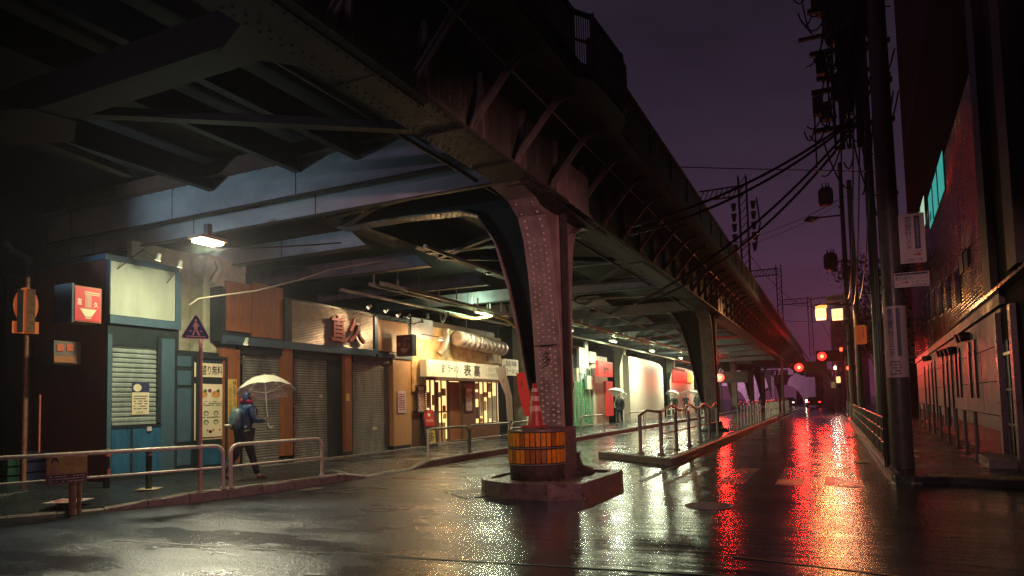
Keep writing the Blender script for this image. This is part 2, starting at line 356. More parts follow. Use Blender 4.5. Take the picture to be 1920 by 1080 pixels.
def kerb_run(root, a, b, z0=.0, z1=.16, w=.16, step=.62, mat_=M_KERB, lim=70, inward=1):
    a = Vector((*a, 0)); b = Vector((*b, 0)); d = (b-a); n = max(1, round(d.length/step)); d.normalize(); s = Vector((-d.y, d.x, 0))*inward
    for i in range(n):
        p = a.lerp(b, i/n)+d*.006; q = a.lerp(b, (i+1)/n)-d*.006
        h0 = z1[0]+(z1[1]-z1[0])*i/n if isinstance(z1, tuple) else z1; h1 = z1[0]+(z1[1]-z1[0])*(i+1)/n if isinstance(z1, tuple) else z1
        j = random.uniform(-.004, .004); m = MB()
        c = .025
        prof = lambda P, h: [P, P+Vector((0, 0, h-c)), P+s*c+Vector((0, 0, h+j)), P+s*w+Vector((0, 0, h+j)), P+s*w]
        A = prof(p, h0); B = prof(q, h1); k = len(A)
        m.add(A+B, [tuple(range(k)), tuple(range(k, 2*k))[::-1]]+[(t, (t+1) % k+0, (t+1) % k+k, t+k) for t in range(k)][:])
        m.build('kerb_stone', mat_, root)
kerb_run(kb, KL[0], KL[1], z1=.04); kerb_run(kb, KL[1], KL[2], z1=.04); kerb_run(kb, KL[2], KL[3], z1=(.05, .16))
kerb_run(kb, KL[3], KL[4]); kerb_run(kb, KL[4], KL[5]); kerb_run(kb, KL[5], KL[6], z1=(.16, .04))
kerb_run(kb, (-8.76, 11.6), (-8.72, 13.2), z1=.04); kerb_run(kb, (-8.72, 13.2), (-8.72, 13.9), z1=(.04, .16)); kerb_run(kb, (-8.72, 13.9), (-8.72, 34))
struct('far_left_kerb', MB().box(-8.88, -8.72, 34, 95, 0, .16), M_KERB)
# pale footing slabs of the shops
struct('shop_threshold', MB().box(-12.0, -11.75, 10.9, 22.5, .1, .165), M_KERB)

# column strip between the two carriageways
strip = [(-5.45, 17.0), (-3.45, 15.35), (-3.5, 40), (-3.7, 110), (-6.3, 110), (-5.9, 34)]
mb = MB().prism([(x, y, .0) for x, y in strip[::-1]], (0, 0, .15)); struct('column_strip', mb, M_STRIP)
ks = bpy.data.objects.new('strip_kerb', None); COL.objects.link(ks); ks['kind'] = 'structure'
kerb_run(ks, (-5.6, 17.1), (-3.3, 15.2), z1=.158, inward=1); 
kerb_run(ks, (-3.3, 15.2), (-3.36, 48), z1=.158, inward=1, w=.15)
# gutter line in front of the strip
struct('gutter_strip', MB().box(-3.25, -3.12, 12.2, 75, 0, .006), M_KERB)
# right pavement
mb = MB().prism([(x, y, 0) for x, y in [(.82, 13.2), (.86, 12.95), (1.1, 12.75), (1.6, 12.9), (3.2, 12.2), (14, 11.0), (14, 120), (.72, 120)]], (0, 0, .11))
struct('right_pavement', mb, M_PAVE)
kr = bpy.data.objects.new('right_kerb', None); COL.objects.link(kr); kr['kind'] = 'structure'
kerb_run(kr, (.82, 13.3), (.66, 45), z1=.125, w=.13, inward=-1)
kerb_run(kr, (1.1, 12.7), (.82, 13.3), z1=(.03, .125), w=.13, inward=-1)
struct('right_gutter', MB().box(.3, .62, 13.2, 70, 0, .005), mat('wet_gutter_concrete', (.16, .14, .13), .16, var=.4, scale=10, rvar=.1))
tp = bpy.data.objects.new('tactile_paving', None); COL.objects.link(tp); tp['kind'] = 'structure'
for i in range(12):
    a = Vector((1.35+i*.32, 12.95-i*.055, .11)); 
    m = MB().box(a.x, a.x+.3, a.y, a.y+.3, .11, .118)
    for k in range(4):
        for l in range(4): m.box(a.x+.03+k*.07, a.x+.06+k*.07, a.y+.03+l*.07, a.y+.06+l*.07, .118, .124)
    m.build('tactile_tile', M_TACT, tp)
# crossing bars
cw = bpy.data.objects.new('road_marking', None); COL.objects.link(cw); cw['kind'] = 'structure'
for x in (-2.8, -1.85, -.95, -.05):
    MB().box(x, x+.42, 12.1, 14.9, 0, .004).build('crossing_bar', M_PAINT, cw)
MB().box(-8.45, -8.33, 14, 90, 0, .004).build('edge_line', M_PAINT, cw)
MB().box(.1, .22, 15, 90, 0, .004).build('edge_line', M_PAINT, cw)
struct('asphalt_patch', MB().box(-.2, .35, 12.3, 13.6, 0, .003), mat('patch_asphalt', (.02, .02, .022), .28, var=.3, scale=40, bump=.3, bscale=140))

for (x0, y0, x1, y1, w_) in ((-7.5, 5.2, -.5, 5.9, .035), (-.9, 6.6, 3.5, 5.6, .03), (-8.3, 12.8, -5.8, 12.2, .03), (-2.9, 14, -2.95, 60, .02)):
    MB().bar((x0, y0, .001), (x1, y1, .001), w_, .006).build('asphalt_seam', M_BLACK, cw)
def cover(x, y, r, label):
    t = thing('manhole_cover', label, 'cover', (x, y, 0)); MB().lathe([(0, .004), (r*.86, .004)], (x, y, 0), 24).build('lid', M_STEELD, t); MB().lathe([(r*.88, .0), (r*.88, .008), (r, .008), (r, 0)], (x, y, 0), 24).build('rim', M_STEEL, t)
    m = MB()
    for i in range(-4, 5):
        for j in range(-4, 5):
            if i*i+j*j < 17: m.box(x+i*r*.18-.02, x+i*r*.18+.02, y+j*r*.18-.02, y+j*r*.18+.02, .004, .009)
    m.build('tread', M_STEEL, t, kind='stuff')
cover(-1.6, 9.6, .32, 'round manhole cover in the wet road right of the island')
for i, (x, y, l) in enumerate(((-8.5, 9.6, 'drain grate at the foot of the left kerb'), (.48, 16.5, 'drain grate in the right gutter near the clinic-sign pole'), (.48, 26, 'farther drain grate in the right gutter'))):
    t = thing('drain_grate', l, 'drain', (x, y, 0)); MB().box(x-.15, x+.15, y-.25, y+.25, .005, .012).build('frame', M_STEELD, t)
    for k in range(7): MB().box(x-.12, x+.12, y-.22+k*.065, y-.19+k*.065, .012, .02).build('grate_bar', M_STEEL, t)
# near island that carries the first steel column
isl = thing('traffic_island', 'low reddish concrete island under the nearest steel column in the road', 'island')
ip = [(-5.4, 10.2), (-5.1, 9.75), (-4.6, 9.48), (-3.9, 9.42), (-3.45, 9.7), (-3.42, 11.8), (-5.45, 12.4)]
inn = [(x+( .16 if x < -4.5 else -.16), y+(.16 if y < 10.1 else -.16 if y > 11 else 0)) for x, y in ip]
MB().prism([(x, y, 0) for x, y in inn], (0, 0, .20)).build('concrete_fill', M_CONC, isl)
for (a, b), (c, d) in zip(zip(ip, ip[1:]+ip[:1]), zip(inn, inn[1:]+inn[:1])):
    L = (Vector(b)-Vector(a)).length; n = max(1, round(L/.7))
    for i in range(n):
        f0, f1 = i/n+.004, (i+1)/n-.004
        P = [Vector(a).lerp(Vector(b), f0), Vector(a).lerp(Vector(b), f1), Vector(c).lerp(Vector(d), f1), Vector(c).lerp(Vector(d), f0)]
        MB().prism([(q.x, q.y, 0) for q in P], (0, 0, .235+random.uniform(-.006, .006))).build('kerb_stone', M_CONC, isl)
struct('island_apron', MB().prism([(-5.95, 9.9, 0), (-5.2, 9.3, 0), (-4.9, 9.7, 0), (-5.4, 10.6, 0)], (0, 0, .012)), M_PAVE)

# concrete drum with amber reflectors round the foot of the column
DC = Vector((-4.52, 10.55, .2)); DR = .46
dr = thing('bollard_drum', 'squat concrete drum with two rows of amber reflectors before the first steel column', 'bollard', DC)
MB().lathe([(0, 0), (DR, 0), (DR, .80), (DR-.03, .85), (0, .85)], DC, 32).build('concrete_body', M_CONC, dr)
MB().box(DC.x-.1, DC.x+DR+.02, DC.y+.02, DC.y+.6, .2, .2+.84).build('rear_block', M_CONC, dr)
for zb in (.28, .55):
    MB().lathe([(DR+.001, zb-.015), (DR+.014, zb-.015), (DR+.014, zb+.235), (DR+.001, zb+.235)], DC, 32).build('reflector_backing', M_INK, dr)
    for k in range(22):
        a0 = R(-175+k*10.6); a1 = a0+R(8.6)
        m = MB(); vs = []
        for r_ in (DR+.012, DR+.026):
            for a in (a0, a1):
                for zz in (zb, zb+.215): vs.append(DC+Vector((r_*math.cos(a), r_*math.sin(a), zz)))
        m.add(vs, [(4, 6, 7, 5), (0, 1, 3, 2), (0, 4, 5, 1), (2, 3, 7, 6), (1, 5, 7, 3), (0, 2, 6, 4)])
        m.build('reflector', M_REFD if random.random() < .3 else M_REFL, dr)
for zb in (.255, .525, .79): MB().lathe([(DR+.028, zb-.012), (DR+.03, zb), (DR+.028, zb+.012)], DC, 32).build('metal_band', M_STEEL, dr)

# traffic cone standing on the drum
cb = DC+Vector((.08, -.22, .852)); tcn = thing('traffic_cone', 'red striped traffic cone standing on top of the concrete drum', 'cone', cb)
MB().box(cb.x-.17, cb.x+.17, cb.y-.17, cb.y+.17, cb.z, cb.z+.03).build('base', M_CONE, tcn)
MB().lathe([(.13, .03), (.035, .72), (.02, .725), (0, .725)], cb, 20).build('cone_body', M_CONE, tcn)
for z0, z1 in ((.26, .35), (.43, .51), (.58, .64)):
    rr = lambda z: .13-(z-.03)/.69*.095+.003
    MB().lathe([(rr(z0), z0), (rr(z1), z1)], cb, 20).build('reflective_band', M_CONEW, tcn)

# ================================================================== STEEL COLUMNS
YC = [11.5, 28.6, 43.0, 59.0, 74.0, 92.0, 110.0]
ZG = 4.87                                        # underside of the main girder
def make_column(yc, zf, label, rivets=True, lean=1.0):
    t = thing('steel_column', label, 'column', (-4.45, yc, zf), 'riveted steel columns carrying the railway')
    X0, X1 = -4.72, -4.23; xw = -4.44
    prof = [(zf+.35, -.36), (1.6, -.42), (2.9, -.55), (3.7, -.68), (4.26, -.84), (4.6, -1.05), (4.8, -1.45), (ZG, -2.1)]
    rear = [(zf+.35, -.05), (1.6, -.08), (2.9, -.14), (3.7, -.22), (4.26, -.32), (4.6, -.5), (4.8, -.9), (ZG, -1.5)]; front = prof
    for sgn, nm in ((1, 'front_flange'), (-1, 'rear_flange')):
        prof = front if sgn == 1 else rear
        A = [(X0, yc+sgn*d, z) for z, d in prof]; m = MB(); n = len(prof); th = .045*-sgn
        vs = []
        for z, d in prof:
            vs += [(X0, yc+sgn*d, z), (X1, yc+sgn*d, z), (X1, yc+sgn*d-th, z+.0), (X0, yc+sgn*d-th, z)]
        fs = []
        for i in range(n-1):
            for k in range(4): fs.append((4*i+k, 4*i+(k+1) % 4, 4*i+4+(k+1) % 4, 4*i+4+k))
        m.add(vs, fs+[(0, 1, 2, 3), (4*n-4, 4*n-3, 4*n-2, 4*n-1)]); m.build(nm, M_COL, t)
        # seam strap
        if rivets:
            rv = MB(); z = zf+.45
            while z < 4.75:
                for i in range(n-1):
                    if prof[i][0] <= z <= prof[i+1][0]:
                        f = (z-prof[i][0])/(prof[i+1][0]-prof[i][0]); d = prof[i][1]+(prof[i+1][1]-prof[i][1])*f
                        nn = Vector((0, -(prof[i+1][0]-prof[i][0]), (prof[i+1][1]-prof[i][1])*1)).normalized()
                        nn = Vector((0, sgn*nn.y, nn.z*1.0))
                        for xr in (X0+.10, X0+.19, X1-.19, X1-.10):
                            zz = z+(.05 if xr in (X0+.19, X1-.19) else 0)
                            rv.dome((xr+random.uniform(-.006, .006), yc+sgn*(d-.0), zz+random.uniform(-.008, .008)), nn, random.uniform(.024, .032))
                z += .105
            rv.build('rivet', mat('rivet_highlight', (.45, .35, .33), .35, var=.3), t, kind='stuff')  # paler than the column paint: highlights put into the rivet colour
            MB().box(X0+.03, X1-.03, yc+sgn*.56-.02, yc+sgn*.56+.02, 2.45, 2.49).build('seam_strap', M_COL, t)
    # web plate between the flanges and side ribs
    pts = [(xw, yc+d+.03, z) for z, d in front] + [(xw, yc-d-.03, z) for z, d in rear[::-1]]
    MB().prism(pts, (.03, 0, 0)).build('web_plate', M_COL, t)
    MB().box(xw+.03, X1-.02, yc-.05, yc+.02, zf+.3, 4.9).build('side_rib', M_COL, t)
    MB().box(X1-.08, X1+.02, yc-.10, yc-.02, zf+.3, 4.9).build('side_channel', M_STEELD, t)
    # haunch sweeping inwards to the cross frame
    hp = [(X0+.02, zf+.5), (-4.78, 1.0), (-4.99, 1.80), (-5.34, 3.6), (-5.6, 4.5), (-5.96, 5.06), (-6.35, 5.2), (-7.7, 5.26), (-9.3, 5.26), (-9.3, 5.75), (X0+.02, 5.75)]
    MB().prism([(x, yc-.02, z) for x, z in hp], (0, .03, 0)).build('haunch_plate', M_SHADE, t)
    m = MB(); ed = hp[1:9]
    for (a, b), (c, d) in zip(ed, ed[1:]):
        m.prism([(a, yc-.17, b), (c, yc-.17, d), (c-.02, yc-.17, d-.03), (a-.02, yc-.17, b-.03)], (0, .34, 0))
    m.build('haunch_flange', M_COL, t)
    if rivets:
        rv = MB()
        for (a, b), (c, d) in zip(ed, ed[1:]):
            L = math.hypot(c-a, d-b); nn = Vector((-(d-b), 0, (c-a)))
            if nn.z > 0: nn = -nn
            for k in range(int(L/.12)):
                f = (k+.5)/int(L/.12)
                for dy in (-.13, -.07, .07, .13): rv.dome((a+(c-a)*f-.02, yc+dy, b+(d-b)*f-.035), nn, .018)
        rv.build('haunch_rivet', M_COL, t, kind='stuff')
    # cast foot
    MB().lathe([(0, 0), (.62, 0), (.6, .08), (.42, .14), (.36, .3), (.40, .36), (0, .36)], (-4.45, yc-.1, zf), 12).build('cast_foot', M_STEELD, t)
    # bearing box at the top
    m = MB(); m.box(-4.2, -3.98, yc-.55, yc-.05, ZG+.05, 5.62); m.box(-4.2, -3.96, yc+.0, yc+.5, ZG+.05, 5.62); m.build('bearing_box', M_COL, t)
    MB().box(-4.22, -3.93, yc-.6, yc+.55, ZG, ZG+.05).build('bearing_sill', M_COL, t)
    return t
lab = ['nearest riveted steel column, pink-lit, rising from the concrete island', 'second steel column, standing behind the wavy handrail on the strip',
       'third steel column with graffiti near its foot', 'fourth steel column beyond the one with graffiti', 'fifth steel column from the camera, slim and grey', 'sixth steel column along the strip, far away', 'farthest steel column, by the distant pale bridge']
col1 = make_column(YC[0], .2, lab[0])
col2 = make_column(YC[1], .15, lab[1])
for y, l in zip(YC[2:], lab[2:]): copy_tree(col2, (0, y-YC[1], 0), l)
gf = FYm(YC[0]-.505, -4.62, -4.3, 1.95, 2.45); writing('多', gf, .06, .22, .1, .4, M_INK, None)
g = bpy.context.scene.objects['lettering']; g.name = 'graffiti_tag'; g['label'] = 'black scribbled tag on the nearest riveted steel column'; g['category'] = 'graffiti'
gf = FYm(YC[2]-.43, -4.7, -4.2, 1.2, 2.0); o = writing('ん彡', gf, .02, .45, .15, .75, M_INK, None, name='graffiti_tag'); o['label'] = 'black graffiti near the foot of the third steel column'; o['category'] = 'graffiti'

# ================================================================== VIADUCT
vd = thing('railway_viaduct', 'dark riveted steel railway viaduct running overhead along the street', 'viaduct')
FX0, FX1, XW = -4.6, -3.95, -4.28
M_DARKS = mat('dark_brown_steel', (.016, .014, .014), .6, var=.5, scale=4, bump=.15)  # strut steel darkened to keep the underside in shade
M_FLANGE = mat('grimy_shaded_flange', (.034, .029, .030), .6, var=.5, scale=5, bump=.2, bscale=30)  # shade of the girder underside put into the flange colour
M_WEB = mat('stained_web_steel', (.06, .058, .05), .6, var=.6, scale=2.2, stretch=(1, 1.6, .4), bump=.15)
for i in range(20):
    y0 = -6+i*7.0; y1 = y0+7.0-.012
    MB().box(FX0, FX1, y0, y1, ZG, ZG+.04).build('bottom_flange', M_FLANGE, vd)
    MB().box(FX0+.12, FX1-.12, y0+1.5, y1-1.5, ZG-.02, ZG-.001).build('cover_plate', M_FLANGE, vd)
    MB().box(XW-.012, XW+.012, y0, y1, ZG+.04, 6.1).build('web_panel', M_WEB, vd)
struct_y = [6.4+1.42*k for k in range(-8, 75)]
br = []
for k, y in enumerate(struct_y[:60]):
    if y > 80: break
    # stiffener angle and curved bracket
    MB().box(XW+.012, XW+.10, y+.35, y+.40, ZG+.04, 6.05).build('stiffener', M_STEEL, vd)
    path = [(-4.2, 5.0), (-4.12, 5.2), (-3.62, 5.78), (-3.48, 5.9), (-3.36, 5.95), (-3.2, 5.96)]
    m = MB()
    for (a, b), (c, d) in zip(path, path[1:]):
        m.bar((a, y, b), (c, y, d), .13, .03, up=(1, 0, .5)); m.bar((a, y-.0, b), (c, y, d), .025, .10, up=(1, 0, .5))
    m.build('bracket', M_STEEL, vd)
MB().box(-5.2, -3.1, -12, 120, 6.06, 6.22).build('deck_edge', M_STEELD, vd)
MB().box(-26, -5.2, -12, 120, 6.10, 6.3).build('deck', M_SHADE, vd)
MB().box(-3.12, -3.06, -12, 120, 6.1, 6.34).build('fascia', M_STEELD, vd)
MB().tube([(-3.72, -6, 5.94), (-3.72, 120, 5.94)], .014, 6).build('edge_conduit', M_RAILP, vd)
for y in (12.6, 14.8, 17.): pass
# parapet railing: near bays are open framed, farther on ribbed sheet
for i in range(36):
    y = 4.0+i*1.9
    MB().box(-3.14, -3.07, y-.04, y+.04, 6.34, 6.98).build('railing_post', M_STEEL, vd)
for a, b in ((-6, 8.9), (11.3, 60), (60, 120)): MB().box(-3.15, -3.05, a, b, 6.94, 7.0).build('top_rail', M_STEEL, vd)
mb = MB()
y = 11.5
while y < 90:
    mb.box(-3.12, -3.10, y, y+.10, 6.36, 6.93); mb.box(-3.115, -3.105, y+.1, y+.2, 6.36, 6.93); y += .2
mb.build('ribbed_sheet', mat('ribbed_parapet', (.10, .10, .10), .5, var=.3), vd, kind='stuff')
# refuge bay with mesh
bayp = [(-3.1, 8.9), (-2.9, 9.2), (-2.84, 10.5), (-2.9, 10.9), (-3.1, 11.3)]
for (a, b), (c, d) in zip(bayp, bayp[1:]):
    MB().bar((a, b, 7.0), (c, d, 7.0), .05, .06).build('bay_rail', M_STEEL, vd)
    MB().bar((a, b, 6.2), (c, d, 6.2), .05, .12).build('bay_kick_plate', M_STEEL, vd)
    MB().bar((a, b, 6.6), (c, d, 6.6), .03, .03).build('bay_middle_rail', M_STEEL, vd)
    m = MB(); L = math.hypot(c-a, d-b); n = int(L/.04)
    for k in range(n+1):
        f = k/max(1, n); x_, y_ = a+(c-a)*f, b+(d-b)*f
        m.bar((x_, y_, 6.25), (x_, y_, 6.98), .012, .012)
    m.build('bay_mesh', M_STEEL, vd, kind='stuff')
for a, b in bayp: MB().box(a-.03, a+.03, b-.03, b+.03, 6.1, 7.05).build('bay_post', M_STEEL, vd)
MB().prism([(a, b, 6.06) for a, b in bayp[::-1]], (0, 0, .08)).build('bay_floor', M_STEELD, vd)
m = MB()
y = 2.
while y < 8.9:
    m.bar((-3.1, y, 6.36), (-3.1, y, 6.94), .012, .012); y += .035
m.build('rail_mesh', M_STEEL, vd, kind='stuff')
rv = MB(); y = 3.5
while y < 24:
    for x in (FX0+.05, FX0+.17, FX1-.17, FX1-.05): rv.dome((x, y+random.uniform(-.01, .01), ZG-(.0 if x in (FX0+.05, FX1-.05) else .021)), (0, 0, -1), .02)
    y += .14
rv.build('flange_rivet', M_FLANGE, vd, kind='stuff')
for y in (5.6, 7.2, 8.6, 10.1): MB().box(FX0-.002, FX1+.002, y, y+.012, ZG-.024, ZG-.0005).build('flange_joint', M_SHADE, vd)
rv = MB(); y = 5.
while y < 22:
    z = ZG+.12
    while z < 6.0: rv.dome((XW+.013, y+.30, z), (1, 0, 0), .016); rv.dome((XW+.013, y+.46, z+.04), (1, 0, 0), .016); z += .11
    y += .71
rv.build('web_rivet', M_WEB, vd, kind='stuff')
for (a, b, l) in (((-5.0, 5, 5.02), (-5.0, 60, 5.02), 0),): MB().tube([a, b], .03, 6).build('conduit', M_STEELD, vd)
# painted inspection panel on the web
pf = FX(XW+.014, 6.7, 8.1, 5.15, 5.95); pf.slab(0, pf.w, 0, pf.h, 0, .012).build('notice_panel', mat('dark_notice', (.09, .09, .075), .6), vd)
writing('塗装記録\n工事名称\n施工年月\n塗料会社\n面積施工', pf, .15, 1.25, .08, .74, M_INK, vd, c=.014)
# floor beams
M_STEELN = mat('pale_blue_grey_steel', (.38, .40, .42), .5, var=.22, scale=1.3, stretch=(1, 1, 2), bump=.06)
def beam(y, x0, x1, z0, z1, m_, cut=.5):
    mb = MB().prism([(x0, y, z0), (x1, y, z0), (x1-cut, y, z1), (x0, y, z1)], (0, .02, 0)); o = mb.build('floor_beam', m_, vd)
    MB().box(x0, x1, y-.03, y+(.08 if y < 10 else .2), z0-.02, z0).build('beam_flange', M_STEELD, vd)
    rv = MB(); x = max(x0, -20)
    while x < x1-.1:
        rv.dome((x, y-.03, z0-.03), (0, -.2, -1), .014); rv.dome((x, y-.0, z1-.05), (0, -1, 0), .014); x += .32
    rv.build('beam_rivet', M_STEELD, vd, kind='stuff')
    for x in (-8.3, -11.4, -14.5):
        if x0 < x < x1: MB().box(x, x+.012, y-.006, y, z0, z1).build('plate_joint', M_STEELD, vd)
beam(9.0, -24, -4.62, 5.16, 5.80, M_STEELN, .35)
beam(9.5, -24, -4.62, 4.94, 5.5, M_STEELN, .3)
MB().box(-24, -4.9, 8.8, 9.0, 5.76, 6.0).build('brown_stringer', mat('rust_brown_steel', (.12, .06, .04), .7, var=.3), vd)
yb = [11.9, 14.4, 17.6, 20.8, 24.0, 27.2, 30.4, 33.6, 36.8, 40, 43.2, 46.4, 49.6, 52.8, 56, 59.2, 62.4, 68, 74]
for i, y in enumerate(yb):
    beam(y, -24, -9.0 if i < 3 else (-4.62 if i % 2 else -7.2), 4.95, 5.35, M_STEELB, .45)
for y in (14.4, 17.6, 20.8, 24., 33.6, 40):   # lateral struts on the street side
    MB().bar((-9.0, y, 5.25), (-4.6, y, 5.15), .22, .05).build('lateral_strut', M_STEEL, vd)
    rv = MB()
    for k in range(34):
        for dy in (-.06, .06): rv.dome((-8.9+k*.128, y+dy, 5.25-k*.003-.03), (0, 0, -1), .018)
    rv.build('strut_rivet', M_STEEL, vd, kind='stuff')
for a, b in (((-8.4, 4.55, 4.95), (-4.7, 7.2, 4.95)), ((-9., 10.6, 5.2), (-4.7, 9.9, 5.2)), ((-9, 11.2, 5.2), (-7, 10.0, 5.2)), ((-9, 14.9, 5.2), (-4.7, 12.4, 5.2)), ((-9, 15, 5.2), (-4.7, 18, 5.2)), ((-9, 24, 5.2), (-4.7, 18, 5.2)), ((-9.0, 4.9, 4.95), (-9.3, 6.6, 4.95)), ((-9., 27, 5.2), (-4.7, 31, 5.2))):
    m = MB(); m.bar(a, b, .14, .02); m.bar(Vector(a)+Vector((0, 0, .06)), Vector(b)+Vector((0, 0, .06)), .015, .12); m.build('diagonal_brace', M_DARKS, vd)
# nearest cross strut with gussets, and the stringers above it
m = MB(); m.box(-9.2, -4.6, 4.55, 4.92, 4.9, 4.93); m.build('cross_strut', M_DARKS, vd)
MB().box(-9.2, -4.6, 4.70, 4.74, 4.93, 5.4).build('strut_web', M_SHADE, vd)
MB().prism([(-5.2, 4.6, 4.88), (-4.55, 4.3, 4.88), (-4.55, 5.3, 4.88)][::-1], (0, 0, .015)).build('gusset_plate', M_DARKS, vd)
MB().prism([(-9.0, 4.1, 4.885), (-8.0, 4.5, 4.885), (-7.9, 4.95, 4.885), (-8.5, 5.3, 4.885), (-9.4, 5.0, 4.885)][::-1], (0, 0, .012)).build('gusset_plate', M_DARKS, vd)
for x in (-5.6, -7.0, -8.3, -10.4):
    m = MB(); m.box(x, x+.14, -2, 9.0, 5.55, 5.58); m.box(x+.06, x+.08, -2, 9.0, 5.58, 6.0); m.build('stringer', M_SHADE, vd)
MB().box(-9.25, -9.0, 10.8, 80, 5.35, 5.4).build('inner_girder_flange', M_DARKS, vd)
MB().box(-9.17, -9.14, 10.8, 80, 5.4, 6.1).build('inner_girder_web', M_STEELD, vd)

# beige columns of the rear row
def rear_column(y, label, x=-12.1):
    t = thing('rear_column', label, 'column', (x, y, .15), 'beige steel columns of the rear row')
    pr_ = [(.15, -.16, .16), (3.0, -.16, .16), (4.2, -.14, .26), (4.9, -.05, .7)]
    m = MB(); vs = []
    for z, a, b in pr_: vs += [(x+.16, y+a, z), (x+.16, y+b, z), (x+.13, y+b, z), (x+.13, y+a, z)]
    fs = [(4*i+k, 4*i+(k+1) % 4, 4*i+4+(k+1) % 4, 4*i+4+k) for i in range(3) for k in range(4)]
    m.add(vs, fs).build('flange', M_BEIGE, t)
    MB().box(x-.5, x+.13, y-.02, y+.02, .15, 4.9).build('web_plate', M_BEIGE, t)
    rv = MB(); z = 2.4
    while z < 4.8:
        for dy in (-.11, -.05, .07, .13): rv.dome((x+.162, y+dy+(.03 if z > 4.2 else 0), z+(.05 if dy in (-.05, .07) else 0)), (1, 0, 0), .017)
        z += .11
    rv.build('rivet', M_BEIGE, t, kind='stuff')
    return t
rear_column(10.72, 'beige riveted column behind the crossing sign, between two shuttered shops', -12.55)
rear_column(27.0, 'beige rear column partly hidden behind the nearest steel column')
rear_column(42.3, 'beige rear column at the left edge of the curved white hoarding')
rear_column(57.5, 'beige rear column at the left edge of the small white panel')
# ================================================================== SHOPS UNDER THE VIADUCT
XF = -11.9
def fy(px, py, x=XF): return onX(px, py, x).y
def fz(px, py, x=XF): return onX(px, py, x).z
def rect(px0, px1, pt, pb, x=XF):
    """y0,y1,z0,z1 of a rectangle on the shop front; pt,pb read at its middle"""
    pm = (pt+pb)/2; c = (px0+px1)/2
    return fy(px0, pm, x), fy(px1, pm, x), fz(c, pb, x), fz(c, pt, x)
def shutter(root, y0, y1, z0, z1, m_, x, pitch, single=False):
    n = max(2, round((z1-z0)/pitch)); h = (z1-z0)/n; mb = MB()
    for i in range(n):
        z = z0+i*h; P = [(x, z+.004), (x+.018, z+h*.25), (x+.018, z+h*.75), (x, z+h-.004)]
        q = MB() if single else mb
        q.add([(a, y0, b) for a, b in P]+[(a, y1, b) for a, b in P], [(0, 4, 5, 1), (1, 5, 6, 2), (2, 6, 7, 3), (0, 1, 2, 3), (4, 7, 6, 5)])
        if single: q.build('slat', m_, root)
    MB().box(x-.02, x, y0, y1, z0, z1).build('shutter_back', M_DARKF, root)
    if not single: mb.build('slats', m_, root, kind='stuff').name = 'shutter_curtain'
    MB().box(x-.01, x+.03, y0, y1, z0-.05, z0).build('bottom_bar', m_, root)

def clamp_spot(loc, aim, label, power=18, col=(1, .8, .5), arm=None, spot=80):
    t = thing('spotlight', label, 'spotlight', loc, 'clamp spotlights over the shop fronts')
    a = Vector(loc); d = (Vector(aim)-a).normalized()
    MB().tube([a-d*.13, a-d*.02, a+d*.0], [.035, .04, .06], 10).build('lamp_can', M_BEIGE, t)
    MB().tube([a+d*.0, a+d*.012], .05, 10).build('lamp_glass', glow('spot_glass', (1, .85, .6), 1.2), t)
    if arm: MB().tube(arm, .010, 6).build('arm', M_BLACK, t)
    if power: l = lamp('SPOT', 'spot_light', a+d*.03, power, col, .03, aim=aim, spot=spot); l.parent = t; l.matrix_parent_inverse = Matrix.Translation(-t.location)
    return t

# ---- shop 1: blue front
y0 = fy(203, 700); y1 = fy(426, 760); yA = fy(337, 700)
s1 = thing('noodle_shop', 'blue-fronted corner shop with half-lowered shutter and blank signboard', 'shop', (XF, (y0+y1)/2, .2))
zt = fz(205, 475)
MB().box(XF-3.2, XF-.12, y0, yA, .2, zt-.1).build('shop_body', M_MAROON, s1); MB().box(XF-.35, XF-.12, yA, y1, .2, 2.7).build('side_wall', M_DARKF, s1)
MB().box(XF-3.3, XF-.04, y0-.05, yA, zt-.1, zt).build('roof_edge', M_BLUEG, s1)
r = rect(202, 337, 483, 612)
MB().box(XF-.1, XF, y0, yA, r[2], zt-.1).build('signboard_frame', M_BLUEG, s1)
r2 = rect(206, 327, 500, 596)
MB().box(XF+.002, XF+.02, r2[0], r2[1], r2[2], r2[3]).build('blank_signboard', M_PANELW, s1)
for a, b, c, d_ in ((y0, yA, r[2], r2[2]-.01), (y0, yA, r2[3]+.01, zt-.12), (r2[1]+.01, yA, r2[2]-.01, r2[3]+.01)): MB().box(XF+.0, XF+.035, a, b, c, d_).build('signboard_moulding', M_BLUEG, s1)
MB().box(XF-.12, XF-.03, y0, yA, 2.7, r[2]).build('lintel', M_DARKF, s1)
sh = rect(214, 296, 633, 795)
MB().box(XF-.1, XF-.02, y0, sh[0]-.03, .2, 2.9).build('jamb', M_BLUEG, s1)
MB().box(XF-.1, XF-.02, sh[1]+.09, yA-.1, .2, 2.9).build('jamb', M_BLUEG, s1)
MB().box(XF-.12, XF-.0, sh[1], sh[1]+.08, sh[2], 2.9).build('shutter_rail', M_DARKF, s1)
shutter(s1, sh[0], sh[1], sh[2]+.04, sh[3]-.03, M_SHUTB, XF-.07, .093, True)
MB().box(XF-.1, XF-.01, sh[0]-.03, sh[1]+.09, .3, sh[2]-.06).build('dado_panel', M_BLUE, s1)
MB().box(XF-.0, XF+.006, sh[0]-.03, sh[1]+.09, sh[2]-.06, sh[2]-.03).build('sill', M_DARKF, s1)
MB().box(XF-.01, XF+.002, fy(245, 840), fy(249, 840), .3, sh[2]-.08).build('door_gap', M_DARKF, s1)
MB().box(XF-.01, XF+.02, fy(275, 808), fy(283, 808), fz(279, 808), fz(279, 800)).build('latch', M_RAILP, s1)
MB().box(XF-.1, XF+.01, y0, y1, .15, .3).build('plinth', M_DARKF, s1)
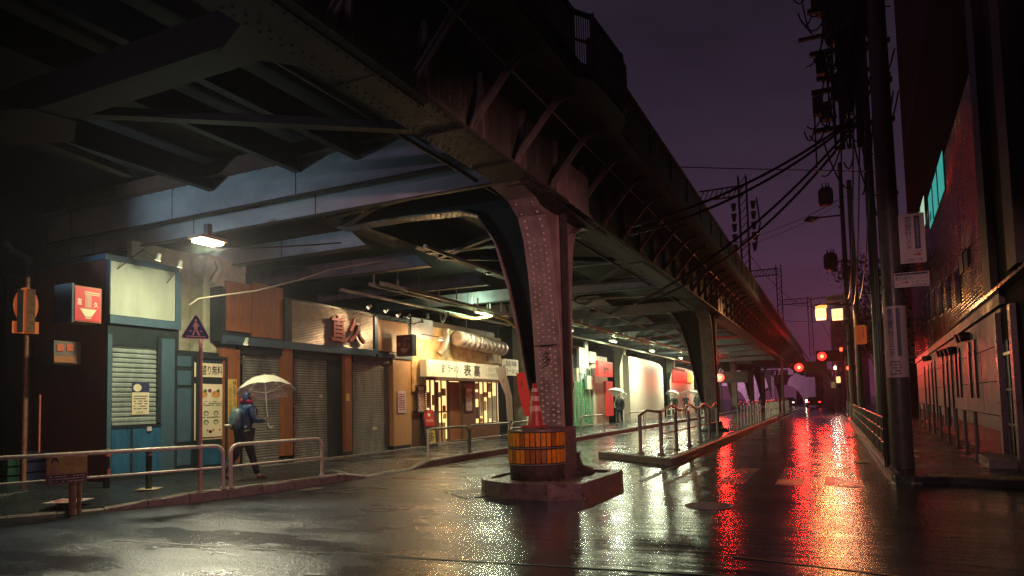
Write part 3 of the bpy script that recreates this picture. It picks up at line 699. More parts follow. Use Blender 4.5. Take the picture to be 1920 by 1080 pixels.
nf = rect(250, 282, 716, 777); f = FX(XF-.04, *nf[:2], *nf[2:])
po = thing('paper_notice', 'paper notice with blue heading taped to the blue-grey shutter', 'notice', f.p(0, 0))
f.slab(0, f.w, 0, f.h, 0, .004).build('paper', M_POSTER, po)
f.slab(0, f.w, f.h*.68, f.h, .005, .007).build('heading', M_NAVY, po)
disc(f, f.w*.3, f.h*.82, f.w*.24, f.h*.12, .0075, .009).build('drawing', M_POSTER, po)
textlines(f, f.w*.1, f.w*.9, f.h*.14, f.h*.6, 6, M_NAVY, po, .005, 3); writing('お客様へ', f, f.w*.25, f.w*.75, f.h*.03, f.h*.1, M_INK, po, .006)
# glazed side door and poster case
def pane_frame(root, px0, px1, rows, x=XF-.06):
    a = fy(px0, 750, x); b = fy(px1, 750, x)
    MB().box(x-.05, x, a, b, .3, fz((px0+px1)/2, rows[0], x)).build('door_frame', M_DARKF, root)
    for t_, b_ in zip(rows[1::2], rows[2::2]):
        z0, z1 = fz((px0+px1)/2, b_, x), fz((px0+px1)/2, t_, x)
        MB().box(x+.001, x+.012, a+.1*(b-a)+.03, b-.25*(b-a), z0, z1).build('pane', M_BLUEG, root)
pane_frame(s1, 325, 368, (657, 668, 687, 695, 722, 728, 828, 838, 872))
ca = fy(368, 760); cb_ = fy(425, 760); zc = fz(396, 668)
MB().box(XF-.1, XF-.03, ca, cb_, .3, zc).build('poster_case', M_DARKF, s1)
MB().box(XF-.03, XF+.03, ca, ca+.05, .3, zc).build('case_stile', M_DARKF, s1); MB().box(XF-.03, XF+.03, cb_-.05, cb_, .3, zc).build('case_stile', M_DARKF, s1); MB().box(XF-.03, XF+.03, ca+.05, cb_-.05, zc-.05, zc).build('case_head', M_DARKF, s1)
q = rect(372, 418, 668, 678); MB().box(XF-.029, XF-.02, q[0], q[1], q[2], q[3]).build('upper_pane', M_BLUEG, s1)
MB().box(XF-.03, XF-.02, ca+.05, cb_-.05, .32, fz(396, 835)).build('lower_panel', M_BLUE, s1)
q = rect(366, 420, 681, 707); f = FX(XF-.028, *q[:2], *q[2:]); t = thing('serving_sign', 'cream sign with bold black lettering at the top of the poster case', 'sign', f.p(0, 0))
f.slab(0, f.w, 0, f.h, 0, .015).build('board', M_CREAM, t); writing('大盛り無料', f, f.w*.04, f.w*.95, f.h*.15, f.h*.85, M_INK, t, .017, bold=.012)
q = rect(366, 419, 720, 824); f = FX(XF-.028, *q[:2], *q[2:]); t = thing('menu_poster', 'cream menu poster showing bowls of noodles and toppings in the dark case', 'poster', f.p(0, 0))
f.slab(0, f.w, 0, f.h, 0, .008).build('paper', M_CREAM, t)
M_BOWL = mat('print_noodle', (.55, .28, .08), .5, var=.5, scale=30); M_LEAFP = mat('print_green', (.06, .12, .03), .5)
for a in (.28, .74):
    disc(f, f.w*a, f.h*.80, f.w*.19, f.h*.085, .009, .011).build('bowl_picture', M_POSTER, t)
    disc(f, f.w*a, f.h*.815, f.w*.16, f.h*.065, .0115, .013).build('noodle_picture', M_BOWL, t)
    disc(f, f.w*(a+.08), f.h*.875, f.w*.07, f.h*.035, .0135, .015, 5).build('leaf_picture', M_LEAFP, t)
disc(f, f.w*.52, f.h*.88, f.w*.07, f.h*.035, .0135, .015).build('purple_badge', mat('print_purple', (.15, .03, .18), .5), t)
for b in (.47, .31):
    for a in (.4, .75):
        disc(f, f.w*a, f.h*b, f.w*.09, f.h*.045, .009, .011).build('topping_picture', M_INK if a > .5 and b < .4 else M_LEAFP, t)
        disc(f, f.w*a, f.h*(b-.008), f.w*.06, f.h*.03, .0115, .013).build('topping_highlight', M_POSTER, t)
for a in (.2, .45, .66, .88): disc(f, f.w*a, f.h*.165, f.w*.035, f.h*.018, .009, .011).build('price_dot', M_RED, t)
disc(f, f.w*.55, f.h*.14, f.w*.06, f.h*.03, .009, .011).build('topping_picture', M_INK, t)
f.slab(f.w*.03, f.w*.97, f.h*.02, f.h*.045, .009, .011).build('footer_band', M_MAROON, t)
textlines(f, f.w*.08, f.w*.95, f.h*.60, f.h*.70, 3, M_INK, t, .009, 5); textlines(f, f.w*.1, f.w*.9, f.h*.38, f.h*.42, 1, M_INK, t, .009, 6)

# beige wall and downpipe between the shops
MB().box(XF-1.2, XF-1.05, fy(337, 600)-.3, fy(420, 600)+1.6, .2, 5.0).build('beige_wall', M_BEIGE, None, label='beige panelled wall with riveted column between the two shuttered shops', cat='wall')
MB().tube([onX(408, 488, -12.2), onX(412, 505, -12.2), onX(403, 522, -12.2), onX(398, 530, -12.2)], .07, 10).build('drain_pipe', M_BEIGE, None, label='short crooked drain pipe beneath the ceiling lamp', cat='pipe')

# projecting red lightboxes
def noodle_sign(root, f, m_face, m_print):
    f.slab(.0, f.w, 0, f.h, .001, .008).build('sign_face', m_face, root)
    f.poly([(f.w*.18, f.h*.36), (f.w*.84, f.h*.36), (f.w*.64, f.h*.13), (f.w*.38, f.h*.13)], .009, .012).build('bowl_print', m_print, root)
    f.slab(f.w*.4, f.w*.62, f.h*.07, f.h*.11, .009, .012).build('bowl_foot', m_print, root)
    for k in range(5): f.slab(f.w*(.40+.05*k), f.w*(.42+.05*k), f.h*.40, f.h*.84, .009, .012).build('noodle_print', m_print, root)
    f.poly([(f.w*.36, f.h*.86), (f.w*.95, f.h*.84), (f.w*.95, f.h*.87), (f.w*.36, f.h*.89)], .009, .012).build('chopstick_print', m_print, root)
    f.poly([(f.w*.36, f.h*.80), (f.w*.95, f.h*.79), (f.w*.95, f.h*.81), (f.w*.36, f.h*.82)], .009, .012).build('chopstick_print', m_print, root)
    writing('直', f, f.w*.08, f.w*.27, f.h*.47, f.h*.66, m_print, root, .009, bold=.02); writing('久', f, f.w*.72, f.w*.92, f.h*.42, f.h*.6, m_print, root, .009, bold=.02)
xs = XF+.75
q = rect(140, 188, 540, 602, xs)
t = thing('lightbox_sign', 'large red lightbox with noodle bowl picture on the maroon side of the corner shop', 'sign', (xs, q[0], q[2]))
MB().box(xs-.42, xs, q[0]-.02, q[1]+.02, q[2]-.02, q[3]+.02).build('sign_box', M_ORW, t)
f = FX(xs, *q[:2], *q[2:]); noodle_sign(t, f, mat('dim_lit_red', (.5, .05, .07), .4, var=.1, emit=(1, .07, .07), estr=.12), M_CREAM)
MB().box(xs-.45, xs+.01, q[0]-.05, q[0]-.02, q[2]-.05, q[3]+.05).build('box_edge', M_BLUEG, t)
MB().box(xs-.8, xs-.42, (q[0]+q[1])/2, (q[0]+q[1])/2+.04, q[2]+.3, q[2]+.34).build('bracket', M_DARKF, t)
q = rect(766, 803, 632, 669, -11.3); a = onX(768, 650, -11.3)
f = FYm(a.y, -11.75, -11.22, fz(785, 669, -11.5), fz(785, 633, -11.5))
t = thing('lightbox_sign', 'small dark red lightbox with noodle bowl between the orange shop and the plaster shop', 'sign', f.p(0, 0))
MB().box(-11.77, -11.2, a.y+.0, a.y+.22, f.o.z-.02, f.o.z+f.h+.02).build('sign_box', M_BLUEG, t)
noodle_sign(t, f, mat('dark_red_sign', (.16, .015, .02), .4), M_POSTP)

# ---- shop 2: orange pillars, steel shutters, louvred sign
y0 = fy(415, 700); y1 = fy(772, 750)
s2 = thing('shuttered_restaurant', 'long closed restaurant with orange pillars and three steel shutters', 'shop', (XF, (y0+y1)/2, .12))
MB().box(XF-3, XF-.35, y0+.9, y1, .12, 4.1).build('shop_body', M_DARKF, s2); MB().box(XF-1, XF-.35, y0+.02, y0+.9, .12, 4.1).build('shop_corner', M_BEIGE, s2)
MB().box(XF-.35, XF-.02, y0, y1, 2.95, 4.15).build('fascia_back', M_DARKF, s2)
def fp(nm, px0, px1, pt, pb, m_, c0, c1, x=XF):
    q = rect(px0, px1, pt, pb, x); return MB().box(x+c0, x+c1, *q).build(nm, m_, s2)
fp('wood_panel', 422, 470, 530, 622, M_WOOD, -.02, .02); fp('wood_panel', 471, 530, 535, 634, M_WOOD, -.02, .018)
MB().box(XF-.02, XF+.05, y0, fy(702, 660), fz(545, 655), fz(545, 641)).build('fascia_sill', M_BLUEG, s2)
MB().box(XF-.02, XF+.04, fy(415, 600), fy(421, 600), 2.95, 4.1).build('fascia_stile', M_DARKF, s2)
MB().box(XF-.02, XF+.04, fy(532, 600), fy(545, 600), 2.95, 4.1).build('fascia_stile', M_DARKF, s2)
MB().box(XF-.02, XF+.06, fy(700, 620), fy(706, 620), 2.98, 4.05).build('fascia_stile', M_BLUEG, s2)
q = rect(546, 698, 577, 652)
lv = MB(); n = 26; h = (q[3]-q[2])/n
for i in range(n): lv.prism([(XF+.0, q[0], q[2]+i*h), (XF+.03, q[0], q[2]+i*h+.004), (XF+.012, q[0], q[2]+(i+1)*h)], (0, q[1]-q[0], 0))
lv.build('louvre_panel', mat('louvre_metal', (.42, .38, .31), .4, metal=.3), s2, kind='stuff')
fp('fascia_end_panel', 707, 764, 603, 660, M_WOODP, -.02, .02)
MB().box(XF-.02, XF+.05, fy(706, 650), fy(770, 650), fz(736, 672), fz(736, 664)).build('fascia_sill', M_BLUEG, s2)
for ch, a, b, tp_, bt in (('直', 621, 648, 592, 640), ('久', 655, 684, 597, 643)):
    q = rect(a, b, tp_, bt, XF+.12); f = FX(XF+.06, *q[:2], *q[2:])
    t = thing('sign_character', f'large raised red metal character on the louvred sign panel, {"left" if ch == "直" else "right"} of two', 'sign', f.p(0, 0))
    cu = bpy.data.curves.new('txt', 'FONT'); cu.body = ch; cu.size = 1; cu.extrude = .04; cu.offset = .02; cu.resolution_u = 2
    tt = bpy.data.objects.new('txt', cu); COL.objects.link(tt); dg = bpy.context.evaluated_depsgraph_get(); me = bpy.data.meshes.new_from_object(tt.evaluated_get(dg)); bpy.data.objects.remove(tt)
    xs_ = [v.co.x for v in me.vertices]; ys_ = [v.co.y for v in me.vertices]
    for v in me.vertices: v.co = f.p((v.co.x-min(xs_))/(max(xs_)-min(xs_))*f.w, (v.co.y-min(ys_))/(max(ys_)-min(ys_))*f.h, .04+v.co.z)
    me.materials.clear(); me.materials.append(mat('dull_red_metal', (.26, .035, .035), .45, var=.2)); link('raised_character', me, t)
    MB().box(XF+.03, XF+.07, (q[0]+q[1])/2-.02, (q[0]+q[1])/2+.02, q[2]+.05, q[3]-.05).build('stand_off', M_DARKF, t)
for px0, px1, lo in ((418, 450, 872), (532, 549, 858), (648, 660, 852), (738, 771, 845)):
    fp('pillar', px0, px1, 655 if px0 < 700 else 672, lo-4, M_WOOD if px0 < 700 else M_WOODP, -.2, .0)
    q = rect(px0, px1, lo-10, lo); MB().box(XF-.2, XF+.006, q[0], q[1], .12, .27).build('pillar_foot', M_DARKF, s2)
for px0, px1 in ((455, 522), (550, 619), (661, 727)):
    a, b = fy(px0, 750, XF-.15), fy(px1, 750, XF-.15); shutter(s2, a, b, .17, 2.75, M_SHUT, XF-.15, .062)
    MB().box(XF-.3, XF-.05, a-.05, b+.3, 2.72, 2.98).build('shutter_box', M_DARKF, s2)
    for k in range(2): MB().box(XF-.13, XF-.12, a+.55*(b-a)+k*.2, a+.55*(b-a)+k*.2+.07, .3, .33).build('shutter_tab', M_RAILP, s2)
q = rect(628, 643, 660, 845); MB().box(XF-.25, XF-.1, fy(621, 750), fy(647, 750), .15, 2.9).build('dark_recess', M_DARKF, s2)
q = rect(428, 444, 711, 790, XF+.02); f = FX(XF+.002, *q[:2], *q[2:]); t = thing('vertical_board', 'yellow vertical wooden board with black brush writing on the first orange pillar', 'sign', f.p(0, 0))
f.slab(0, f.w, 0, f.h, 0, .02).build('board', M_YEL, t)
writing('\n'.join('麺も餃子もラーメン'), f, f.w*.55, f.w*.92, f.h*.03, f.h*.97, M_INK, t, .022); writing('\n'.join('こだわりの自家'), f, f.w*.1, f.w*.42, f.h*.05, f.h*.87, M_INK, t, .022)
q = rect(650, 656, 738, 752, XF+.02); MB().box(XF+.002, XF+.01, *q).build('small_plate', M_YEL, None, label='tiny yellow plate on the third orange pillar from the left', cat='plate')
q = rect(746, 761, 733, 774, XF+.02); f = FX(XF+.002, *q[:2], *q[2:]); t = thing('paper_notice', 'pale notice board on the last orange pillar beside the plaster shop', 'notice', f.p(0, 0))
f.slab(0, f.w, 0, f.h, 0, .02).build('board', M_DIM, t); textlines(f, f.w*.12, f.w*.88, f.h*.1, f.h*.9, 8, M_INKR, t, .022, 8)

# weathered stickers and a meter on the closed front
for (px0, px1, pt, pb, m_, l) in ((511, 517, 700, 710, M_POSTER, 'small sticker high on the first steel shutter'), (600, 606, 740, 746, M_DIM, 'small sticker on the second steel shutter'), (700, 708, 800, 806, M_POSTER, 'small tag low on the third steel shutter')):
    q = rect(px0, px1, pt, pb, XF-.1); MB().box(XF-.125, XF-.118, *q).build('sticker', m_, None, label=l, cat='sticker')
# ---- shop 3: plaster ramen bar
y0 = fy(773, 720); y1 = fy(942, 740)
s3 = thing('ramen_bar', 'open ramen bar with stained plaster front and lit white sign strip', 'shop', (XF, (y0+y1)/2, .12))
def f3(nm, px0, px1, pt, pb, m_, c0=.0, c1=.03, x=XF, par=None):
    q = rect(px0, px1, pt, pb, x); return MB().box(x+c0, x+c1, *q).build(nm, m_, par or s3)
MB().box(XF-3, XF-.3, y0, y1, .12, 4.3).build('shop_body', M_RWOOD, s3)
MB().box(XF-.3, XF-.02, y0, y1, 2.9, 4.05).build('plaster_front', M_PLAS, s3)
MB().box(XF-.3, XF-.01, fy(772, 620), fy(812, 620), 3.6, 4.25).build('grey_end_board', M_STEELB, s3)
MB().box(XF-.3, XF+.0, fy(773, 750), fy(800, 750), 1.9, 2.9).build('plaster_pier', M_PLAS, s3)
MB().box(XF-.3, XF-.04, fy(773, 800), fy(800, 800), .12, 1.3).build('wooden_apron', M_RWOOD, s3)
MB().box(XF-.3, XF-.05, fy(773, 800), fy(800, 800), 1.3, 1.9).build('rough_wood_panel', M_WOODP, s3)
# sign strip in five lit segments
for i, (a, b) in enumerate(((800, 813), (814, 856), (857, 889), (890, 913), (914, 936))):
    q = rect(a, b, 668+ i*3.5, 706+i*1.5, XF+.3); MB().box(XF+.05, XF+.3, q[0], q[1]-.01, 2.38, 2.92).build('sign_segment', M_SIGNW, s3)
fa = FX(XF+.3, fy(814, 690, XF+.3), fy(936, 690, XF+.3), 2.38, 2.92)
writing('旨味ラーメン', fa, fa.w*.10, fa.w*.34, .14, .44, M_INK, s3, .003, bold=.018); writing('表', fa, fa.w*.41, fa.w*.52, .06, .48, M_INK, s3, .003, bold=.02); writing('裏', fa, fa.w*.565, fa.w*.67, .06, .48, M_INK, s3, .003, bold=.02)
writing('営業中', fa, fa.w*.78, fa.w*.9, .28, .42, M_DIM, s3, .003); writing('東京駅前店', fa, fa.w*.76, fa.w*.96, .1, .2, M_DIM, s3, .003)
MB().box(XF-.0, XF+.36, y0+.9, y1-.1, 2.28, 2.36).build('awning_trim', M_RWOOD, s3)
# door, windows with lit interior
MB().box(XF-.20, XF-.15, fy(800, 750), fy(940, 750), .3, 2.3).build('lit_room', M_INTER, s3)
for a, b in ((802, 804), (812, 814), (821, 823), (833, 834.5), (844, 848)): f3('door_post', a, b, 712, 835, M_RWOOD, -.14, -.11)
f3('door_rail', 803, 846, 771, 774, M_RWOOD, -.14, -.115); f3('door_head', 800, 942, 708, 715, M_RWOOD, -.14, -.10)
f3('sliding_door', 823, 829, 716, 835, M_RWOOD, -.145, -.125); f3('brown_door', 848, 867, 716, 835, M_WOOD, -.14, -.10)
f3('door_lower_panel', 829, 842, 792, 835, M_WOODP, -.145, -.13)
f3('plank_pier', 868, 892, 710, 830, M_RWOOD, -.2, .0)
for a in (893, 903, 911, 919, 927, 936): f3('window_bar', a, a+1.8, 714, 795, M_RWOOD, -.14, -.115)
f3('window_sill', 893, 939, 792, 830, M_RWOOD, -.2, -.04)
for a, b, t_, b_, m_ in ((826, 832, 735, 745, M_POSTER), (833, 841, 728, 742, M_POSTP), (835, 841, 760, 772, M_INKR), (896, 902, 735, 748, M_CREAM), (897, 902, 763, 785, M_INK), (905, 911, 738, 780, M_POSTER), (912, 918, 735, 745, M_POSTP), (920, 927, 745, 785, M_CREAM), (805, 811, 735, 765, M_POSTP), (815, 820, 740, 760, M_POSTER), (905, 910, 784, 792, M_POSTP), (912, 917, 752, 770, M_CREAM), (920, 926, 718, 735, M_POSTER), (929, 935, 742, 790, M_POSTER), (896, 901, 718, 730, M_YEL), (806, 811, 790, 815, M_INKR), (815, 820, 775, 800, M_POSTER), (836, 842, 775, 785, M_YEL)):
    f3('taped_flyer', a, b, t_, b_, m_, -.112, -.108)
for px0, px1, pt, pb, l in ((783, 797, 722, 774, 'pink framed poster left of the ramen bar door'), (873, 886, 726, 772, 'narrow pink framed poster between ramen bar door and window')):
    q = rect(px0, px1, pt, pb, XF+.03); f = FX(XF+.012, *q[:2], *q[2:]); t = thing('framed_poster', l, 'poster', f.p(0, 0))
    f.slab(0, f.w, 0, f.h, 0, .02).build('frame', M_DARKF, t); f.slab(.04, f.w-.04, .04, f.h-.04, .021, .024).build('print', M_POSTP, t); f.slab(.06, f.w-.06, f.h*.82, f.h*.93, .025, .027).build('heading', M_CREAM, t); textlines(f, .07, f.w-.07, f.h*.48, f.h*.54, 1, M_CREAM, t, .025, 2)
    for dy in (-.08, f.w+.03):
        m = MB()
        for k in range(14): m.box(XF+.012, XF+.05, q[0]+dy, q[0]+dy+.05, q[2]+k*(q[3]-q[2])/14, q[2]+(k+.6)*(q[3]-q[2])/14)
        m.build('carved_edge', M_DARKF, t, kind='stuff')
for a in (914, 925): q = rect(a-2, a+3, 667, 677, XF); MB().lathe([(0, 0), (.09, 0), (.09, .02), (0, .02)], (0, 0, 0), 12); f = FX(XF-.02, q[0], q[1], q[2], q[3]); disc(f, f.w/2, f.h/2, .075, .11, .001, .012).build('vent_hole', M_INK, s3)
# ribbed air duct and elbow
xd = XF+.28
p0, p1 = onX(856, 634, xd), onX(943, 655, xd)
t = thing('ribbed_duct', 'row of pinkish ribbed duct sections hung above the ramen bar sign', 'duct', (xd, p0.y, 3.3))
n = 10; L = p1.y-p0.y
for k in range(n):
    ya, yb_ = p0.y+L*k/n, p0.y+L*(k+1)/n; zc_ = p0.z+(p1.z-p0.z)*k/n
    MB().tube([(xd, ya+.02, zc_), (xd, ya+.05, zc_), (xd, yb_-.06, zc_), (xd, yb_-.02, zc_)], [.2, .27, .27, .2], 14).build('duct_section', M_ALU, t)
for k in (2, 6, 9): MB().tube([(xd, p0.y+L*k/n, p0.z+.25), (xd, p0.y+L*k/n, 4.9)], .012, 6).build('hanger', M_STEELD, t)
t = thing('elbow_duct', 'galvanised elbow duct beside the ribbed ducts over the ramen bar', 'duct', onX(833, 640, XF+.15))
MB().tube([onX(836, 618, XF+.1), onX(836, 640, XF+.15), onX(832, 655, XF+.2), onX(824, 664, XF+.1)], .13, 12).build('pipe_elbow', M_DUCT, t)
MB().tube([onX(836, 640, XF+.15), onX(836, 643, XF+.15)], .145, 12).build('joint_ring', M_DUCT, t)
# A-board, flags, small white sign
b = onZ(812, 838, .12); 
t = thing('a_board', 'dark sandwich board with red and yellow notices outside the ramen bar', 'sign', (b.x, b.y, .12))
f = Fr((b.x-.05, b.y-.32, .12), (.12, 1, 0), (-.12, 0, 1)); f.w = .62; f.h = 1.15
f.slab(0, f.w, 0, f.h, -.05, 0).build('front_leaf', M_STEELD, t); f.slab(.06, f.w-.06, f.h*.58, f.h*1.04, .001, .012).build('red_card', M_RED, t); f.slab(.1, f.w-.12, f.h*.1, f.h*.5, .001, .012).build('yellow_card', M_YEL, t)
writing('本日営業', f, .14, f.w-.14, f.h*.70, f.h*.78, M_CREAM, t, .014); disc(f, f.w/2, f.h*.9, .07, .06, .013, .015).build('emblem', M_CREAM, t); writing('営業中', f, .16, f.w-.18, f.h*.15, f.h*.45, M_INK, t, .014, bold=.01)
g = Fr((b.x-.42, b.y-.32, .12), (.12, 1, 0), (.2, 0, 1)); g.slab(0, f.w, 0, f.h, -.02, 0).build('rear_leaf', M_BLACK, t)
q = rect(946, 972, 674, 704, XF+.3); f = FX(XF+.3, *q[:2], *q[2:]); t = thing('white_sign', 'small white sign with black brush writing right of the ramen bar', 'sign', f.p(0, 0))
f.slab(0, f.w, 0, f.h, -.12, 0).build('board', mat('white_sign_lit', (.65, .62, .48), .5, emit=(1, .85, .5), estr=.12), t); writing('旨味', f, f.w*.1, f.w*.9, f.h*.56, f.h*.9, M_INK, t, .003, bold=.01); writing('ラーメン', f, f.w*.06, f.w*.94, f.h*.12, f.h*.42, M_INK, t, .003, bold=.01)
def flag(pts, m_, label, pole, char=None, cm=None):
    t = thing('banner_flag', label, 'banner', pole[0]); MB().tube(pole, .014, 6).build('flag_pole', M_RAILP, t)
    n = len(pts)//2; m = MB(); L_ = pts[:n]; R_ = pts[n:]
    vs = []
    for k in range(n): vs += [L_[k], R_[k]]
    m.add(vs, [(2*k, 2*k+1, 2*k+3, 2*k+2) for k in range(n-1)]); o = m.build('cloth', m_, t); o.modifiers.new('thick', 'SOLIDIFY').thickness = .006
    return t
xb = -10.9
P = lambda a, b_: onX(a, b_, xb)
t = flag([P(928, 690), P(938, 718), P(948, 742), P(951, 788), P(946, 685), P(952, 712), P(960, 745), P(962, 790)], M_POSTER, 'beige banner flag with red mark leaning before the ramen bar', [P(953, 812), P(955, 760), P(947, 684)])
f = Fr(P(940, 718)+Vector((.02, 0, 0)), (0, 1, -.3)); writing('メ', f, 0, .22, -.0, .24, M_INKR, t, .01); 
xb = -8.95+.0
xb = -9.6
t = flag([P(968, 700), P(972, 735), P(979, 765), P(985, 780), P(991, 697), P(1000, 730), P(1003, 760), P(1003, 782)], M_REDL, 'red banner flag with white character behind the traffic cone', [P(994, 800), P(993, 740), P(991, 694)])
f = Fr(P(975, 728)+Vector((.02, 0, 0)), (0, 1, -.1)); writing('首', f, 0, .22, 0, .26, M_CREAM, t, .012, bold=.02)

# ---- stalls right of the first column
q0 = fy(1078, 740); q1 = fy(1116, 740)
t = thing('green_shutter_stall', 'narrow stall with green shutter and pale utility boxes behind the kerb', 'shop', (XF, q0, .12))
MB().box(XF-2, XF-.15, q0-3.0, q1, .12, 3.9).build('stall_body', M_STEELB, t); shutter(t, q0-.6, q1-.2, .2, 2.5, M_GREEN, XF-.1, .1)
shutter(t, q0-3.2, q0-1.2, .2, 2.6, M_BEIGE, XF-.1, .1)
for k, (a, b_, c, d_) in enumerate(((1085, 1095, 652, 700), (1100, 1112, 705, 730), (1080, 1084, 690, 715))):
    q = rect(a, b_, c, d_, XF+.1); MB().box(XF-.0, XF+.14, *q).build('utility_box', M_BEIGE, t)
for k in range(7):
    a = 1078+k*6; m = MB().tube([onX(a, 690, XF+.05), onX(a+random.uniform(-3, 4), 730, XF+.08), onX(a+random.uniform(-2, 3), 792, XF+.05)], .022, 6); m.build('wall_pipe', random.choice((M_GREEN, M_BEIGE, M_RAILP)), t)
q = rect(1112, 1140, 680, 792, XF)
t = thing('beige_kiosk', 'beige wall with corrugated reddish side beneath the red square sign', 'kiosk', (XF, q[0], .12)); MB().box(XF-1.5, XF, q[0], q[1], .12, 4.0).build('wall', mat('kiosk_beige', (.55, .50, .38), .5), t)
m = MB()
for k in range(22): m.box(XF+.001, XF+.03, q[0]+.5, q[1], .3+k*.1, .36+k*.1)
m.build('corrugation', mat('reddish_sheet', (.4, .22, .16), .5), t, kind='stuff')
for a, b_, c, d_ in ((1097, 1103, 640, 690), (1106, 1118, 660, 680)):
    q = rect(a, b_, c, d_, XF+.1); MB().box(XF-.0, XF+.1, *q).build('meter_box', M_BEIGE, t)
q = rect(1122, 1149, 678, 706, XF+.6); f = FX(XF+.6, *q[:2], *q[2:]); t = thing('square_sign', 'red square sign with a black character beside the white hoarding', 'sign', f.p(0, 0))
f.slab(0, f.w, 0, f.h, -.15, 0).build('sign_box', M_REDL, t); writing('旅', f, f.w*.3, f.w*.72, f.h*.15, f.h*.65, M_INK, t, .004, bold=.03); writing('赤札 食堂', f, f.w*.08, f.w*.9, f.h*.76, f.h*.9, M_POSTP, t, .004)
# drinks glow: small red stall front
q = rect(1137, 1150, 715, 780, XF+.1); MB().box(XF-.2, XF+.1, *q).build('vending_machine', M_REDL, None, label='red glowing machine between beige kiosk and the curved white hoarding', cat='machine')

# curved white hoardings
def hoarding(root, pts, z0, z1l, m_):
    m = MB(); n = len(pts)
    for i in range(n-1):
        (xa, ya), (xb_, yb_) = pts[i], pts[i+1]; za, zb = z1l[i], z1l[i+1]
        MB().prism([(xa, ya, z0), (xb_, yb_-.01, z0), (xb_, yb_-.01, zb), (xa, ya, za)], (-.06, 0, 0)).build('hoarding_panel', m_, root)
def hp_(px, py): p_ = onX(px, py, XF+.25); return p_
t = thing('white_hoarding', 'big curved white temporary wall with red glow across it', 'hoarding', (XF, 43, .1))
pts = []; zz = []
for k, (px, pt) in enumerate(((1162, 690), (1166, 664), (1176, 668), (1190, 671), (1205, 674), (1220, 678), (1234, 683), (1241, 690), (1243, 700))):
    p_ = onX(px, pt, XF+.25-(0 if 1 < k < 7 else .3)); pts.append((p_.x+.12*math.sin(k/8*PI), p_.y)); zz.append(p_.z)
hoarding(t, pts, .12, zz, M_WHITE)
t = thing('white_panel_wall', 'smaller white wall carrying a red and yellow banner', 'hoarding', (XF, 58, .1))
pts = []; zz = []
for k, (px, pt) in enumerate(((1257, 715), (1261, 692), (1270, 688), (1285, 691), (1300, 697))):
    p_ = onX(px, pt, XF+.25); pts.append((p_.x, p_.y)); zz.append(p_.z)
hoarding(t, pts, .12, zz, M_WHITE)
q = rect(1261, 1298, 697, 716, XF+.33); f = FX(XF+.33, *q[:2], *q[2:]); t = thing('shop_banner', 'red and yellow horizontal banner across the smaller white wall', 'banner', f.p(0, 0))
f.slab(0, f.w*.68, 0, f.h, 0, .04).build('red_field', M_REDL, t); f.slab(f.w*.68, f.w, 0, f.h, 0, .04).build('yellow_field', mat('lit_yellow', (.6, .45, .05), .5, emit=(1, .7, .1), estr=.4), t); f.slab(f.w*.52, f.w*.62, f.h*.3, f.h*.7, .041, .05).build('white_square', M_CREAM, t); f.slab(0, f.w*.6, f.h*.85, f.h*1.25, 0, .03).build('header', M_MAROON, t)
# dark rear wall closing the space under the viaduct
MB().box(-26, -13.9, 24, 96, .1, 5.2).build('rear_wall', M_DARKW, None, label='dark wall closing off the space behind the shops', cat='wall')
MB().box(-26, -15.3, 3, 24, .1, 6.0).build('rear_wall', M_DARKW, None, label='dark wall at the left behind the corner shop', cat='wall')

# far left clutter: dark service yard with a pipe, meter boxes, round sign
t = thing('meter_cabinet', 'two small lit meter windows in a cabinet on the dark maroon wall', 'cabinet', onX(125, 660, -12.6))
q = rect(101, 152, 640, 683, -12.6)
MB().box(-12.9, -12.6, *q).build('cabinet_box', M_STEEL, t)
for a in (107, 125): q = rect(a, a+12, 645, 658, -12.59); MB().box(-12.599, -12.58, *q).build('meter_window', mat('meter_glow', (.2, .05, .03), .4, emit=(1, .2, .06), estr=.25), t)
q = rect(100, 142, 668, 680, -12.59); MB().box(-12.599, -12.57, *q).build('cover_strip', M_ORW, t)
pb = Vector((-13.4, 6.9, .2)); pbx = onX(46, 800, -13.4)
t = thing('sign_post', 'dark post with round and square sign plates seen from behind at the far left', 'sign', (-13.4, pbx.y, .2))
MB().tube([(-13.4, pbx.y, .2), (-13.4, pbx.y, 4.0)], .045, 8).build('post', M_RUSTP, t)
pc = onX(45, 573, -13.4); f = Fr((pc.x+.06, pc.y, pc.z), (.5, 1, 0)); disc(f, 0, 0, .19, .33, 0, .015, 20).build('round_plate', M_ORSIGN, t); f.slab(-.2, .2, -.52, -.3, 0, .015).build('square_plate', M_ORSIGN, t); f.slab(-.13, -.04, -.5, .28, .016, .05).build('plate_rib', M_BLACK, t); f.slab(.01, .14, -.5, .3, .016, .05).build('plate_rib', M_RUSTP, t)  # back-lit rim put in as plate emission, wide ribs cover the middle
a = onX(75, 740, -13.0); b = onX(75, 848, -13.0); MB().tube([(a.x, a.y, b.z), a], .02, 6).build('striped_rod', mat('reddish_rod', (.5, .15, .12), .4), None, label='thin reddish rod standing in the dark yard at the left', cat='rod')  # rod has a reddish base colour
MB().tube([onX(8, 455, -14), onX(20, 470, -14), onX(52, 485, -14), onX(55, 530, -14), (-14, onX(55, 530, -14).y, .2)], .08, 8).build('rain_pipe', M_STEELD, None, label='dark drain pipe bending down under the viaduct at the far left', cat='pipe')
